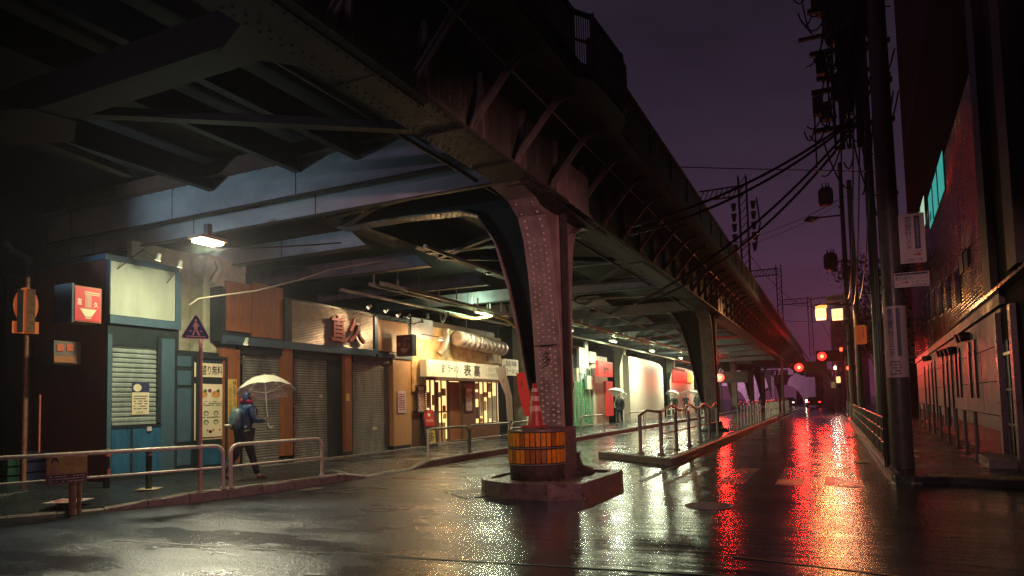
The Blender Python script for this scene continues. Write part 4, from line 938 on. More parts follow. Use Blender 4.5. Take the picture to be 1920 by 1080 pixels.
for (px, py, w_, h_, m_, l) in ((35, 860, .5, .6, M_NAVY, 'dark blue crate stack in the shadowed yard at the left'), (2, 880, .2, .5, mat('dark_green_bin', (.01, .06, .035), .5), 'green edge of a bin at the extreme left')):
    p_ = onX(px, py, -13.6); t = thing('crate', l, 'crate', (p_.x, p_.y, .2))
    for k in range(3): MB().box(p_.x-.25, p_.x+.2, p_.y, p_.y+w_, .22+k*h_/3, .2+(k+.9)*h_/3).build('crate_tier', m_, t)
fg = MB(); 
# ================================================================== STREET FURNITURE, LEFT
def guard(a, b, label, z=.15, h=.72, r=.032, first=True, group='pipe guard rails on the left kerb', open0=False, mat_=M_RAILP):
    a = Vector((*a, z)); b = Vector((*b, z)); d = (b-a); L = d.length; d.normalize(); rc = .14
    t = thing('guard_rail', label, 'railing', a, group)
    def arc(p, s):
        return [p+d*s*(rc-rc*math.cos(k*PI/8)) + Vector((0, 0, h-rc+rc*math.sin(k*PI/8))) for k in range(5)]
    pts = ([a] if not open0 else []) + (arc(a, 1) if not open0 else [a+Vector((0, 0, h))]) + arc(b, -1)[::-1] + [b]
    MB().tube(pts, r, 10).build('hoop_pipe', mat_, t)
    MB().tube([a+Vector((0, 0, .36))+d*(0 if open0 else .0), b+Vector((0, 0, .36))], r*.62, 8).build('middle_rail', mat_, t)
    for p in ([b] if open0 else [a, b]): MB().tube([p+Vector((0, 0, .005)), p+Vector((0, 0, .03))], r*1.8, 10).build('base_collar', mat_, t)
    return t
guard((-11.6, 3.0), (-9.22, 8.28), 'long pipe guard rail at the lower left carrying the advert panel', open0=True)
guard((-9.20, 8.42), (-8.98, 10.42), 'pipe guard rail in front of the umbrella walker')
guard((-8.95, 14.2), (-8.95, 16.2), 'pipe guard rail before the sandwich board'); guard((-8.95, 16.3), (-8.95, 18.9), 'pipe guard rail before the ramen bar window'); guard((-8.95, 19.0), (-8.95, 21.3), 'pipe guard rail left of the concrete drum')
guard((-8.95, 25.3), (-8.95, 28.2), 'pipe guard rail before the green shutter')
guard((-8.95, 31.6), (-8.95, 35.0), 'pipe guard rail beside the person with yellow bag'); guard((-8.95, 35.3), (-8.95, 39), 'pipe guard rail before the curved white hoarding'); guard((-8.95, 40.5), (-8.95, 45), 'pipe guard rail at the middle of the white hoarding')
guard((-8.95, 47), (-8.95, 52), 'pipe guard rail near the photographer under an umbrella'); guard((-8.95, 53), (-8.95, 60), 'farthest pipe guard rail on the left kerb')
# post with advert
pa = Vector((-9.98, 6.28, .02))
t = thing('advert_post', 'rusty post with a yellow and red advert panel fixed on the guard rail', 'sign', pa)
MB().tube([pa, pa+Vector((0, 0, .62))], .045, 10).build('post', M_RUSTP, t); MB().tube([pa+Vector((.09, .04, 0)), pa+Vector((.09, .04, .6))], .03, 8).build('post_tube', M_RUSTP, t)
l0 = onX(91, 910, -9.86); r1 = onX(161, 850, -9.86)
c = onX(126, 878, -9.86); rv_ = Vector((.35, 1, 0)).normalized()
f = Fr(c-rv_*.26+Vector((.02, 0, -.21)), rv_); f.w = .50; f.h = .38
f.slab(0, f.w, 0, f.h, -.03, 0).build('panel_backing', M_ORW, t); f.slab(.01, f.w-.01, f.h*.36, f.h*.98, .001, .004).build('photo_print', mat('advert_yellow', (.55, .33, .05), .4, var=.5, scale=9, alt=(.45, .45, .08)), t)
f.slab(.01, f.w-.01, .01, f.h*.34, .001, .004).build('black_notice', mat('dark_purple_print', (.05, .025, .05), .5), t)
disc(f, .10, f.h*.82, .045, .06, .005, .007).build('printed_hair', M_INK, t); disc(f, .10, f.h*.76, .032, .04, .0075, .009).build('printed_face', mat('print_skin', (.4, .2, .15), .5), t); f.poly([(.03, f.h*.37), (.18, f.h*.37), (.14, f.h*.6), (.06, f.h*.6)], .005, .007).build('printed_shirt', M_POSTP, t)
writing('新和', f, .23, .34, f.h*.64, f.h*.78, M_INKR, t, .006, bold=.02); textlines(f, .23, .34, f.h*.84, f.h*.9, 1, M_INKR, t, .006, 1); textlines(f, .36, .48, f.h*.6, f.h*.95, 4, M_ORW, t, .006, 4)
for k in range(3): textlines(f, .03, .47, f.h*(.05+k*.095), f.h*(.12+k*.095), 1, M_DIM, t, .006, 20+k)
# bollards with little paving squares, printed decal
for i, (x, y, l) in enumerate(((-11.35, 7.72, 'black bollard with red stripe at the maroon wall corner'), (-10.55, 7.92, 'plain black bollard before the blue shop door'))):
    t = thing('bollard', l, 'bollard', (x, y, .15), 'black bollards on the left pavement')
    MB().lathe([(0, 0), (.05, 0), (.05, .62), (.055, .63), (.055, .66), (.04, .69), (0, .70)], (x, y, .155), 16).build('bollard_tube', M_BLACK, t)
    MB().lathe([(.052, .56), (.052, .60)], (x, y, .155), 16).build('bollard_band', M_CONE if i == 0 else M_STEEL, t)
    if i == 0: MB().box(x+.045, x+.056, y-.02, y+.02, .35, .5).build('red_sticker', M_CONE, t)
    f = Fr((x, y, .158), (.8, .6, 0), (-.6, .8, 0)); m = f.slab(-.17, .17, -.17, .17, 0, .006); o = m.build('footing_tile', mat('pale_tile', (.45, .36, .26), .5), t)
f = Fr((-10.45, 6.52, .156), (.9, .44, 0), (-.44, .9, 0)); t = thing('pavement_decal', 'square pavement decal with a red ring near the advert post', 'decal', f.o)
f.slab(-.24, .24, -.24, .24, 0, .004).build('decal_sheet', M_DIM, t)
m = MB()
for k in range(24):
    a, b = k/24*2*PI, (k+1)/24*2*PI; m.prism([f.p(.19*math.cos(a), .19*math.sin(a), .005), f.p(.19*math.cos(b), .19*math.sin(b), .005), f.p(.13*math.cos(b), .13*math.sin(b), .005), f.p(.13*math.cos(a), .13*math.sin(a), .005)], (0, 0, .002))
m.build('red_ring', M_CONE, t); f.slab(-.15, .15, -.02, .02, .0075, .009).build('red_bar', M_CONE, t)

# pedestrian crossing sign
sp = Vector((-9.42, 8.0, .15)); pt_ = onX(357, 615, -9.42)
t = thing('crossing_sign', 'blue triangular pedestrian crossing sign on a pinkish pole', 'sign', sp)
tp3 = onX(368, 636, -9.42)
M_PINKP = mat('pinkish_pole', (.45, .22, .22), .35, var=.25, scale=20)  # pole has a pinkish base colour
MB().tube([sp, Vector((sp.x, sp.y+.0, tp3.z)), ], .030, 10).build('pole', M_PINKP, t)
rr = Vector((.45, .9, 0)).normalized(); f = Fr((pt_.x+.05, pt_.y+.06, pt_.z), rr); W = .19
def tri(s, dz=0): return [(-W*s, -.165*s+dz), (W*s, -.165*s+dz), (W*s*.94+.0, -.19*s+dz), (-W*s*.94, -.19*s+dz)]
tr = lambda s: [(-.2*s, -.13*s), (-.185*s, -.165*s), (.185*s, -.165*s), (.2*s, -.13*s), (.02*s, .2*s), (-.02*s, .2*s)]
f.poly(tr(1.08), 0, .006).build('sign_rim', M_DIM, t); f.poly(tr(1.0), .0065, .01).build('sign_plate', mat('sign_blue', (.006, .02, .16), .75), t)
M_FIG = mat('sign_figure_pink', (.6, .28, .32), .4)
disc(f, .0, .125, .018, .02, .011, .014, 10).build('figure_head', M_FIG, t)
f.poly([(-.02, .10), (.015, .10), (.03, .02), (.015, -.02), (-.02, -.02), (-.03, .05)], .011, .014).build('figure_torso', M_FIG, t)
f.poly([(-.02, -.02), (.0, -.02), (-.035, -.12), (-.06, -.12)], .0145, .017).build('figure_leg', M_FIG, t); f.poly([(-.005, -.02), (.018, -.02), (.065, -.11), (.055, -.125), (.03, -.115)], .0145, .017).build('figure_leg', M_FIG, t)
f.poly([(.01, .09), (.02, .08), (.055, .04), (.045, .03)], .0145, .017).build('figure_arm', M_FIG, t); f.poly([(-.02, .09), (-.045, .04), (-.04, .01), (-.03, .01), (-.03, .04), (-.015, .07)], .0145, .017).build('figure_arm', M_FIG, t)
f.slab(-.15, .15, -.145, -.13, .0145, .017).build('ground_line', M_FIG, t); f.slab(-.10, -.06, -.06, -.045, .0145, .017).build('crossing_mark', M_FIG, t); f.slab(.06, .10, -.06, -.045, .0145, .017).build('crossing_mark', M_FIG, t)

# wavy handrail on the column strip
def wavy(x0, y0, x1, y1, n, label, hh=1.0, m_=M_STEEL, mr=M_STEEL, gap=None, top=True):
    t = thing('handrail', label, 'railing', (x0, y0, .15), 'handrails between posts on the column strip')
    P = [Vector((x0+(x1-x0)*k/(n-1), y0+(y1-y0)*k/(n-1), .15)) for k in range(n)]
    for p in P:
        MB().tube([p, p+Vector((0, 0, hh))], .045, 10).build('post', m_, t); MB().tube([p, p+Vector((0, 0, .04))], .09, 10).build('post_base', m_, t)
    pts = []
    for i in range((n-1)*8+1):
        f_ = i/((n-1)*8); q = P[0].lerp(P[-1], f_); pts.append(q+Vector((0, 0, hh+.03+.14*math.sin(f_*(n-1)*PI*.72)**2)))
    MB().tube(pts, .032, 8).build('wavy_rail', mr, t)
    MB().tube([P[0]+Vector((0, 0, hh*.5)), P[-1]+Vector((0, 0, hh*.5))], .02, 8).build('middle_rail', m_, t)
    return t
M_POSTG = mat('grey_post', (.42, .36, .35), .35, var=.2)
M_WAVE = mat('reddish_rail', (.36, .16, .13), .22, var=.2)
wavy(-4.3, 16.5, -4.25, 16.5, 2, 'x') if False else None
wavy(-3.75, 16.25, -3.7, 24.6, 6, 'near wavy handrail with grey posts on the column strip', .98, M_POSTG, M_WAVE)
t_ = thing('guard_post', 'single grey post at the near left corner of the column strip', 'post', (-4.32, 16.5, .15)); MB().tube([(-4.32, 16.5, .15), (-4.32, 16.5, 1.1)], .045, 10).build('tube', M_POSTG, t_); MB().tube([(-4.32, 16.5, .15), (-4.32, 16.5, .19)], .09, 10).build('post_base', M_POSTG, t_); MB().tube([(-4.32, 16.5, 1.08), (-4.1, 16.4, 1.2), (-3.75, 16.25, 1.16)], .032, 8).build('end_bend', M_WAVE, t_)
wavy(-3.72, 30.6, -3.8, 41.4, 9, 'second wavy handrail between the second and third steel columns', .95, M_POSTG, M_WAVE)
wavy(-3.8, 45, -3.9, 57, 10, 'third wavy handrail between the third and fourth steel columns', .95, M_RAILP, M_WAVE)
wavy(-3.9, 61, -4.0, 72, 8, 'farthest wavy handrail glowing red beyond the fourth column', .95, M_RAILP, M_WAVE)

# ================================================================== RIGHT SIDE
# white guard rail along the right kerb
t = thing('guard_fence', 'long white railing along the right kerb, red-lit on top', 'railing', (.92, 14.5, .11))
y = 15.2
while y < 60:
    MB().box(.88, .94, y-.03, y+.03, .11, .98).build('post', M_RAILP, t)
    y += 1.5
for z in (.45, .72, .97): MB().tube([(.91, 14.9, z), (.91, 59, z)], .02, 8).build('rail', M_RAILP, t)

# big utility pole with clinic signs
def pole(x, y, r, h, label, arms=True, m_=M_POLE):
    t = thing('utility_pole', label, 'pole', (x, y, .11), 'utility poles on the right')
    MB().tube([(x, y, .1), (x, y, h)], [r, r*.72], 18).build('shaft', m_, t)
    return t
PX, PY = 1.08, 14.3
p1_ = pole(PX, PY, .19, 15, 'thick concrete utility pole carrying three clinic signs')
for z in (2.2, 3.4, 5.15, 7.4): MB().tube([(PX, PY, z), (PX, PY, z+.04)], .215-.004*z, 18).build('steel_band', M_STEEL, p1_)
MB().tube([(PX-.23, PY+.08, .1), (PX-.2, PY+.08, 12)], .025, 8).build('cable_riser', M_CABLE, p1_); MB().tube([(PX-.27, PY+.12, .1), (PX-.24, PY+.12, 12)], .015, 8).build('cable_riser', M_CABLE, p1_)
def clinic_v(root, f):
    f.slab(.0, f.w, 0, f.h, -.02, 0).build('sign_plate', M_DIM, root)
    f.slab(f.w*.60, f.w*.82, f.h*.28, f.h*.95, .001, .004).build('navy_band', M_NAVY, root)
    writing('\n'.join('東京血管外科クリニック'), f, f.w*.22, f.w*.50, f.h*.27, f.h*.95, M_NAVY, root, .003, bold=.01)
    textlines(f, f.w*.67, f.w*.75, f.h*.32, f.h*.9, 14, M_DIM, root, .006, 12)
    writing('ここ', f, f.w*.15, f.w*.42, f.h*.14, f.h*.2, M_INKR, root, .003); f.poly([(f.w*.5, f.h*.155), (f.w*.68, f.h*.155), (f.w*.68, f.h*.125), (f.w*.85, f.h*.17), (f.w*.68, f.h*.215), (f.w*.68, f.h*.185), (f.w*.5, f.h*.185)], .001, .004).build('arrow', M_INKR, root)
    textlines(f, f.w*.15, f.w*.85, f.h*.03, f.h*.10, 2, M_NAVY, root, .003, 9); textlines(f, f.w*.5, f.w*.85, f.h*.22, f.h*.25, 1, M_NAVY, root, .003, 5)
q = onY(1688, 497, 14.3); q2 = onY(1733, 400, 14.3)
f = FYm(14.2, q.x, q2.x-.02, q.z, q2.z); t = thing('clinic_sign', 'upper rounded vertical clinic sign hung from a ring on the utility pole', 'sign', f.o); clinic_v(t, f)
m = MB()
ring = [Vector((q.x+.22+.36*math.cos(a), 14.28, q.z+.3+.36*math.sin(a))) for a in [k*PI/14 for k in range(14, 29)]]
m.tube(ring, .012, 6).build('ring_bracket', M_STEELD, t); MB().tube([(PX, 14.3, q2.z-.2), (q.x, 14.28, q2.z-.2)], .02, 6).build('arm', M_STEELD, t); MB().tube([(PX, 14.3, q.z+.2), (q.x, 14.28, q.z+.2)], .02, 6).build('arm', M_STEELD, t)
q = onY(1677, 541, 14.1); q2 = onY(1741, 508, 14.1); f = FYm(14.05, q.x, q2.x, q.z, q2.z); f.h = q2.z-q.z
t = thing('clinic_sign', 'horizontal clinic direction board below the rounded sign', 'sign', f.o); f.slab(0, f.w, 0, f.h, -.02, 0).build('sign_plate', M_DIM, t); f.slab(.02, f.w-.02, f.h*.80, f.h*.96, .001, .003).build('navy_band', M_NAVY, t)
writing('東京血管外科クリニック', f, f.w*.03, f.w*.97, f.h*.48, f.h*.76, M_NAVY, t, .003, bold=.01); writing('ここ', f, f.w*.05, f.w*.2, f.h*.2, f.h*.4, M_INKR, t, .003); f.poly([(f.w*.24, f.h*.28), (f.w*.34, f.h*.28), (f.w*.34, f.h*.2), (f.w*.42, f.h*.32), (f.w*.34, f.h*.44), (f.w*.34, f.h*.36), (f.w*.24, f.h*.36)], .001, .003).build('arrow', M_INKR, t)
textlines(f, f.w*.5, f.w*.95, f.h*.28, f.h*.42, 1, M_NAVY, t, .003, 4); writing('0120-64-4821', f, f.w*.48, f.w*.96, f.h*.06, f.h*.2, M_NAVY, t, .003); MB().tube([(PX, 14.2, q.z+.3), (q.x+.1, 14.06, q.z+.3)], .02, 6).build('arm', M_STEELD, t)
# wrapped sign
q = onY(1668, 708, 14.05); q2 = onY(1688, 572, 14.05)
t = thing('clinic_sign', 'vertical clinic sign wrapped round the utility pole at mid height', 'sign', (PX, PY, q.z))
aw = [R(-150+k*12) for k in range(11)]; rw = .208
m = MB(); vs = []
for a in aw: vs += [(PX+rw*math.cos(a), PY+rw*math.sin(a), q.z), (PX+rw*math.cos(a), PY+rw*math.sin(a), q2.z)]
m.add(vs, [(2*k, 2*k+2, 2*k+3, 2*k+1) for k in range(10)], True); o = m.build('wrapped_plate', M_DIM, t)
f = FYm(PY-.213, PX-.14, PX+.10, q.z, q2.z); writing('\n'.join('東京血管外科クリニック'), f, .01, .11, f.h*.3, f.h*.96, M_NAVY, t, .003, bold=.01)
f.slab(.15, .215, f.h*.3, f.h*.97, -.004, .004).build('navy_band', M_NAVY, t); textlines(f, .02, .2, f.h*.03, f.h*.24, 5, M_NAVY, t, .003, 3)

# more poles, transformers, cables
p2_ = pole(1.5, 27., .16, 15.5, 'dark utility pole with cable clutter behind the clinic-sign pole')
p3_ = pole(1.2, 37.0, .16, 12.0, 'utility pole lit orange along its edge beside the signboard')
p4_ = pole(.95, 42.0, .15, 14.5, 'slim utility pole with street lamp arm and small transformer')
def transformer(px, py, y, s, label):
    c = onY(px, py, y); t = thing('transformer', label, 'transformer', c, 'pole transformers and switch boxes')
    MB().lathe([(0, 0), (.26*s, .0), (.28*s, .06*s), (.28*s, .75*s), (.2*s, .82*s), (0, .84*s)], c, 14).build('tank', M_STEELD, t)
    for k in range(5):
        a = k*1.25; MB().tube([c+Vector((.14*s*math.cos(a), .14*s*math.sin(a), .8*s)), c+Vector((.16*s*math.cos(a), .16*s*math.sin(a), 1.02*s))], [.035*s, .02*s], 8).build('bushing', M_STEELD, t)
    for k in range(8):
        a = k*PI/4; MB().bar(c+Vector((.29*s*math.cos(a), .29*s*math.sin(a), .1*s)), c+Vector((.29*s*math.cos(a), .29*s*math.sin(a), .7*s)), .015*s, .05*s).build('cooling_fin', M_STEELD, t)
    return t
transformer(1575, 75, 14.8, 1.0, 'largest transformer tank at the top left of the pole clutter'); transformer(1592, 130, 15.5, .8, 'second transformer below the largest one')
transformer(1562, 20, 15.2, 1.3, 'tank cut by the top edge of the picture'); transformer(1606, 60, 14.6, 1.1, 'tank right beside the pole clutter near the top'); transformer(1585, 185, 15, .7, 'low switch box hanging at the pole clutter'); transformer(1549, 385, 41, 1.2, 'small transformer cage beside the street lamp arm'); transformer(1558, 505, 41, 1.1, 'lowest transformer above the hanging signboard')
cl = random.Random(3)
t = thing('cable_bundle', 'tangled mass of black cables and crossarms on the poles at upper right', 'cables', onY(1600, 150, 15))
for z in (6.8, 7.6, 8.4, 9.3, 10.4): MB().bar((-.1, 14.9, z), (1.35, 15.1, z+.05), .09, .09).build('crossarm', M_STEELD, t)
for z, x in ((7.9, .1), (8.8, -.2), (9.8, .0), (10.6, -.1)): MB().bar((x-.1, 15, z), (PX, 15, z), .07, .07).build('crossarm', M_STEELD, t)
for k in range(90):
    a = Vector((cl.uniform(-.1, 1.1), cl.uniform(14.4, 15.6), cl.uniform(6.2, 11))); b = a+Vector((cl.uniform(-.5, .5), cl.uniform(-.3, .6), cl.uniform(-1.2, 1.2)))
    MB().tube(sag(a, b, cl.uniform(.1, .45), 8), .016, 5).build('loop_cable', M_CABLE, t)
for k in range(12):
    a = Vector((cl.uniform(0, .9), cl.uniform(15, 16), cl.uniform(7, 11))); m = MB(); m.box(a.x-.1, a.x+.1, a.y-.1, a.y+.1, a.z-.18, a.z+.18); m.build('switch_box', M_STEELD, t)
for k in range(9):
    x = cl.uniform(.1, .9); MB().tube([(x, 14.8, 6.3), (x+.05, 15, 11.5)], .03, 6).build('riser_cable', M_CABLE, t)
# ladder-like cable run sweeping down the street
for i, (a, b) in enumerate((((1600, 225), (1590, 560)), ((1612, 225), (1600, 570)), ((1640, 120), (1612, 560)))):
    pa_, pb_ = onY(*a, 15), onY(*b, 34); MB().tube(sag(pa_, pb_, .9, 18), .018, 6).build('aerial_cable', M_CABLE, None, label=['left twisted cable sweeping down from the pole clutter', 'middle twisted cable sweeping down the street', 'right twisted cable nearest the clinic signs'][i], cat='cable')
wires = [((1600, 222), 15, (1180, 425), 11.5, .25, 'thick wire crossing to the viaduct, uppermost'), ((1600, 226), 15, (1180, 440), 11.5, .3, 'thick wire crossing to the viaduct, second from the top'),
         ((1598, 236), 15, (1190, 570), 13, .35, 'heavy wire dipping to the viaduct below the others'), ((1602, 240), 15, (1230, 560), 16, .45, 'heaviest drooping wire to the viaduct edge'),
         ((1640, 322), 14.4, (0, 270), 9.0, .05, 'thin straight wire running across the whole street'), ((1575, 372), 30, (1380, 455), 24, .15, 'thin wire above the street lamp head'), ((1575, 382), 30, (1370, 470), 24, .15, 'thin wire behind the street lamp head'), ((1600, 360), 28, (1330, 470), 22, .2, 'third thin wire below the heavy ones')]
for i, (a, ya, b, yb_, s, l) in enumerate(wires):
    MB().tube(sag(onY(*a, ya), onY(*b, yb_), s, 20), .028 if i < 4 else .009, 6).build('overhead_wire', M_CABLE, None, label=l, cat='wire')
# white cable and black cable under the viaduct
MB().tube([onX(355, 572, -11.6), onX(372, 560, -11.4), onX(420, 553, -11.2), onX(480, 545, -11.0), onX(560, 525, -10.8), onX(620, 505, -10.6), onX(700, 492, -10.4), onX(780, 485, -10.)], .016, 6).build('slung_cable', M_CABLW, None, label='white cable slung from the ceiling lamp across the shop fronts', cat='cable')
MB().tube(sag(onX(420, 466, -10.0), onX(640, 455, -8.5), .02, 10), .016, 6).build('lamp_cable', M_CABLE, None, label='black cable feeding the glowing ceiling lamp', cat='cable')
MB().tube([onX(840, 588, -11), onX(862, 594, -11), onX(890, 598, -10.8), onX(925, 592, -10.6), onX(950, 600, -10.5), onX(968, 615, -10.5)], .05, 8).build('yellow_hose', M_YCABLE, None, label='yellow hose slung above the ribbed ducts', cat='hose')
m = MB()
for k in range(6):
    c = onX(830+k, 592+k, -11.2); pts = [c+Vector((0, .17*math.cos(a+k), .2*math.sin(a+k*1.3))) for a in [j*PI/8 for j in range(14)]]; m.tube(pts, .008, 5)
m.build('cable_coil', M_CABLW, None, label='white coil of cable hanging above the elbow duct', cat='cable')

# street lamp on the slim pole
a = onY(1524, 412, 42); b = Vector((.95, 42, a.z+.05)); t = thing('street_lamp', 'unlit street lamp with flat head on a long arm, high at centre right', 'street lamp', b)
MB().tube([b, a+Vector((.3, 0, .08))], .05, 8).build('arm', M_STEELD, t); MB().tube([a+Vector((-.45, 0, .0)), a+Vector((-.2, 0, .06)), a+Vector((.3, 0, .08))], [.05, .19, .08], 12).build('lamp_head', M_STEELD, t); MB().lathe([(0, -.16), (.12, -.12), (.2, 0)], a+Vector((-.05, 0, .0)), 12).build('lens', M_DIM, t)
# hanging street-name board with lanterns
YB = 38.
a = onY(1530, 568, YB); b = onY(1584, 562, YB)
t = thing('street_board', 'white street name board hung over the road between two lanterns and its post', 'sign', b)
MB().bar((a.x-.3, YB, a.z+.2), (1.0, YB, b.z+.28), .06, .06).build('upper_arm', M_STEELD, t); MB().bar((a.x, YB, a.z-.15), (1.0, YB, b.z-.1), .04, .04).build('lower_arm', M_STEELD, t)
f = Fr((onY(1549, 576, YB).x, YB-.06, a.z-.06), (1, 0, .04)); f.w = b.x-f.o.x; f.h = .36
f.slab(0, f.w, 0, f.h, -.04, 0).build('board', M_DIM, t); writing('神田駅前通り街', f, f.w*.08, f.w*.92, f.h*.25, f.h*.8, M_NAVY, t, .004, bold=.01)
for i, (px, l) in enumerate(((1539, 'left square yellow lantern below the street name board'), (1570, 'right square yellow lantern below the street name board'))):
    c = onY(px, 590, YB-.3); t = thing('lantern', l, 'lantern', c, 'square lanterns below the street board')
    MB().box(c.x-.25, c.x+.25, c.y-.2, c.y+.2, c.z-.12, c.z+.28).build('lantern_glass', M_LBOX, t); MB().box(c.x-.23, c.x+.23, c.y-.18, c.y+.18, c.z-.27, c.z-.14).build('lantern_skirt', M_LBOX, t)
    MB().box(c.x-.27, c.x+.27, c.y-.22, c.y+.22, c.z-.14, c.z-.12).build('lantern_rim', M_YEL, t); MB().box(c.x-.28, c.x+.28, c.y-.23, c.y+.23, c.z+.28, c.z+.32).build('lantern_cap', M_STEELD, t); MB().tube([(c.x, c.y, c.z+.3), (c.x, c.y+.3, c.z+.7)], .02, 6).build('hanger', M_STEELD, t)
    l_ = lamp('SPOT', 'lantern_light', (c.x, c.y-.3, c.z), 110, (1., .62, .25), .22, aim=(c.x, c.y-10, c.z-3), spot=150, blend=.5); l_.parent = t; l_.matrix_parent_inverse = Matrix.Translation(-t.location)
c = onY(1538, 576, YB-1); t = thing('sodium_lamp', 'glowing orange street lamp head just above the left lantern', 'street lamp', c)
MB().tube([c+Vector((-.22, 0, 0)), c, c+Vector((.3, 0, .03))], [.05, .11, .06], 10).build('lamp_bowl', M_LSOD, t); MB().tube([c+Vector((-.25, 0, .1)), c+Vector((.35, 0, .12)), (1.0, YB, c.z+.1)], .05, 8).build('arm', M_STEELD, t)
l_ = lamp('SPOT', 'sodium_light', c+Vector((0, -.1, -.12)), 380, (1., .30, .07), .15, aim=c+Vector((0, -2, -9)), spot=165, blend=.25); l_.parent = t; l_.matrix_parent_inverse = Matrix.Translation(-t.location)
# small orange sign on pole
q = onY(1605, 646, 33); q2 = onY(1624, 609, 33); f = FYm(33, q.x, q2.x, q.z, q2.z); t = thing('orange_sign', 'small rounded orange-lit sign beside the lantern pole', 'sign', f.o)
f.poly([(.06, 0), (f.w-.06, 0), (f.w, .06), (f.w, f.h-.06), (f.w-.06, f.h), (.06, f.h), (0, f.h-.06), (0, .06)], -.05, 0).build('sign_plate', M_ORSIGN, t); writing('\n'.join('外科駅前'), f, f.w*.58, f.w*.78, f.h*.3, f.h*.92, M_INK, t, .003); textlines(f, f.w*.2, f.w*.45, f.h*.15, f.h*.9, 10, M_INKR, t, .003, 2)
MB().tube([(f.o.x, 33, q2.z-.1), (1.0, 33.5, q2.z-.1)], .02, 6).build('arm', M_STEELD, t)

# ---- red signals
def signal(px, py, y, label, s=1., pole_x=None, power=500, mat_=M_LRED):
    c = onY(px, py, y); t = thing('traffic_signal', label, 'signal', c, 'red lights down the street')
    MB().box(c.x-.2*s, c.x+.95*s, c.y+.06, c.y+.3, c.z-.2*s, c.z+.2*s).build('signal_housing', M_BLACK, t)
    MB().lathe([(0, 0), (.13*s, .0), (.15*s, .03)], (0, 0, 0), 12)
    f = FYm(c.y, c.x, c.x+1, c.z, c.z+1); disc(f, 0, 0, .15*s, .15*s, .0, .05, 16).build('red_lens', mat_, t)
    disc(f, 0, 0, .05*s, .05*s, .051, .06, 12).build('hot_core', glow('signal_core', (1., .30, .08), 7), t)
    for k in (1, 2): disc(f, .38*s*k, 0, .14*s, .14*s, -.01, .01, 16).build('dark_lens', M_BLACK, t)
    m = MB(); m.tube([(c.x, c.y-.05, c.z+.17*s), (c.x, c.y-.3, c.z+.17*s)], .02, 6); m.build('visor', M_BLACK, t)
    px_ = pole_x if pole_x is not None else c.x+1.3
    MB().bar((c.x, c.y+.3, c.z+.3), (px_, c.y+.3, c.z+.35), .07, .07).build('arm', M_STEELD, t); MB().tube([(px_, c.y+.3, .1), (px_, c.y+.3, c.z+.8)], .08, 8).build('pole', M_STEELD, t)
    l_ = lamp('SPOT', 'signal_light', (c.x, c.y-.12, c.z), power*2.2, (1., .025, .015), .16*s, aim=(c.x, c.y-10, c.z-1.2), spot=172, blend=.3); l_.parent = t; l_.matrix_parent_inverse = Matrix.Translation(-t.location)
signal(1541, 668, 62, 'red signal shining high over the middle of the street', 2.3, 1.3, 430)
signal(1498, 689, 58, 'red signal shining at the lower end of the viaduct edge', 2.1, -3.6, 280)
signal(1350, 708, 64, 'red signal glowing under the viaduct behind the second column', 2.5, -9.2, 350)
signal(1591, 690, 50, 'small orange-red signal close to the right-hand poles', .9, .9, 250, M_LREDC)

# ---- metal-clad building on the right
A2 = Vector((2.97, 15.75, 0)); B2 = Vector((4.16, 42.69, 0)); dB = (B2-A2).normalized()
def onB(px, py):
    n_ = Vector((dB.y, -dB.x, 0)); q = ray(px, py); return C0+q*((A2-C0).dot(n_)/q.dot(n_))
fb = Fr((A2.x-dB.x*8, A2.y-dB.y*8, .11), (-dB.x, -dB.y, 0))    # reads towards the camera, faces the street (-X)
fb = Fr((B2.x, B2.y, .11), (-dB.x, -dB.y, 0)); LB = (B2-A2).length
def ub(px, py): p_ = onB(px, py)-fb.o; return p_.dot(fb.r), p_.z
bl = thing('metal_clad_building', 'tall dark building with ribbed metal upper floors and grey panelled ground floor on the right', 'building', A2)
fb.slab(0, LB+14, 0, 3.0, -9, -.04).build('ground_floor_core', M_DARKW, bl)
fb.slab(0, LB+14, 3.0, 24, -9, -.04).build('upper_core', M_DARKW, bl)
# ground floor facade panels
rows = (0, .85, 1.55, 2.25, 2.95)
L1 = LB
nP = 9
for i in range(nP):
    for j in range(4):
        a0, a1 = L1*i/nP+.012, L1*(i+1)/nP-.012
        fb.slab(a0, a1, rows[j]+.01, rows[j+1]-.01, -.04, random.uniform(-.004, .004)).build('facade_panel', M_CONCW, bl)
fb.slab(-.1, LB+.35, 2.97, 3.2, -.04, .06).build('ledge', M_STEEL, bl); fb.slab(LB-6, LB+14, 3.21, 3.27, -.04, .14).build('ledge_canopy', M_SIDING, bl)
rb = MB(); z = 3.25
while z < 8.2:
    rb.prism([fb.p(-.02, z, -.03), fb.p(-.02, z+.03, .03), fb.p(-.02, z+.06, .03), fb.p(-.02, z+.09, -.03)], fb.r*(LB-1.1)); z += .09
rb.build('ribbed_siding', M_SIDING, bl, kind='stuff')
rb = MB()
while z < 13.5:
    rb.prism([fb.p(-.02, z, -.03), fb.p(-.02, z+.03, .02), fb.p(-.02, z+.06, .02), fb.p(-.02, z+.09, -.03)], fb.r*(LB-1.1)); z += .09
rb.build('upper_siding', mat('shaded_siding', (.02, .018, .02), .9, var=.3, spec=.08), bl, kind='stuff')  # upper ribs made dark and matt: shade put into the material
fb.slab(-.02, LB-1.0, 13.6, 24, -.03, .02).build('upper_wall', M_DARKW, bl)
fb.slab(LB-1.05, LB-.2, 3.3, 24, -.03, .10).build('corner_pier', M_STEELD, bl); fb.slab(LB+2.3, LB+3.1, 3.3, 24, -.03, .2).build('corner_pier', M_STEELD, bl)
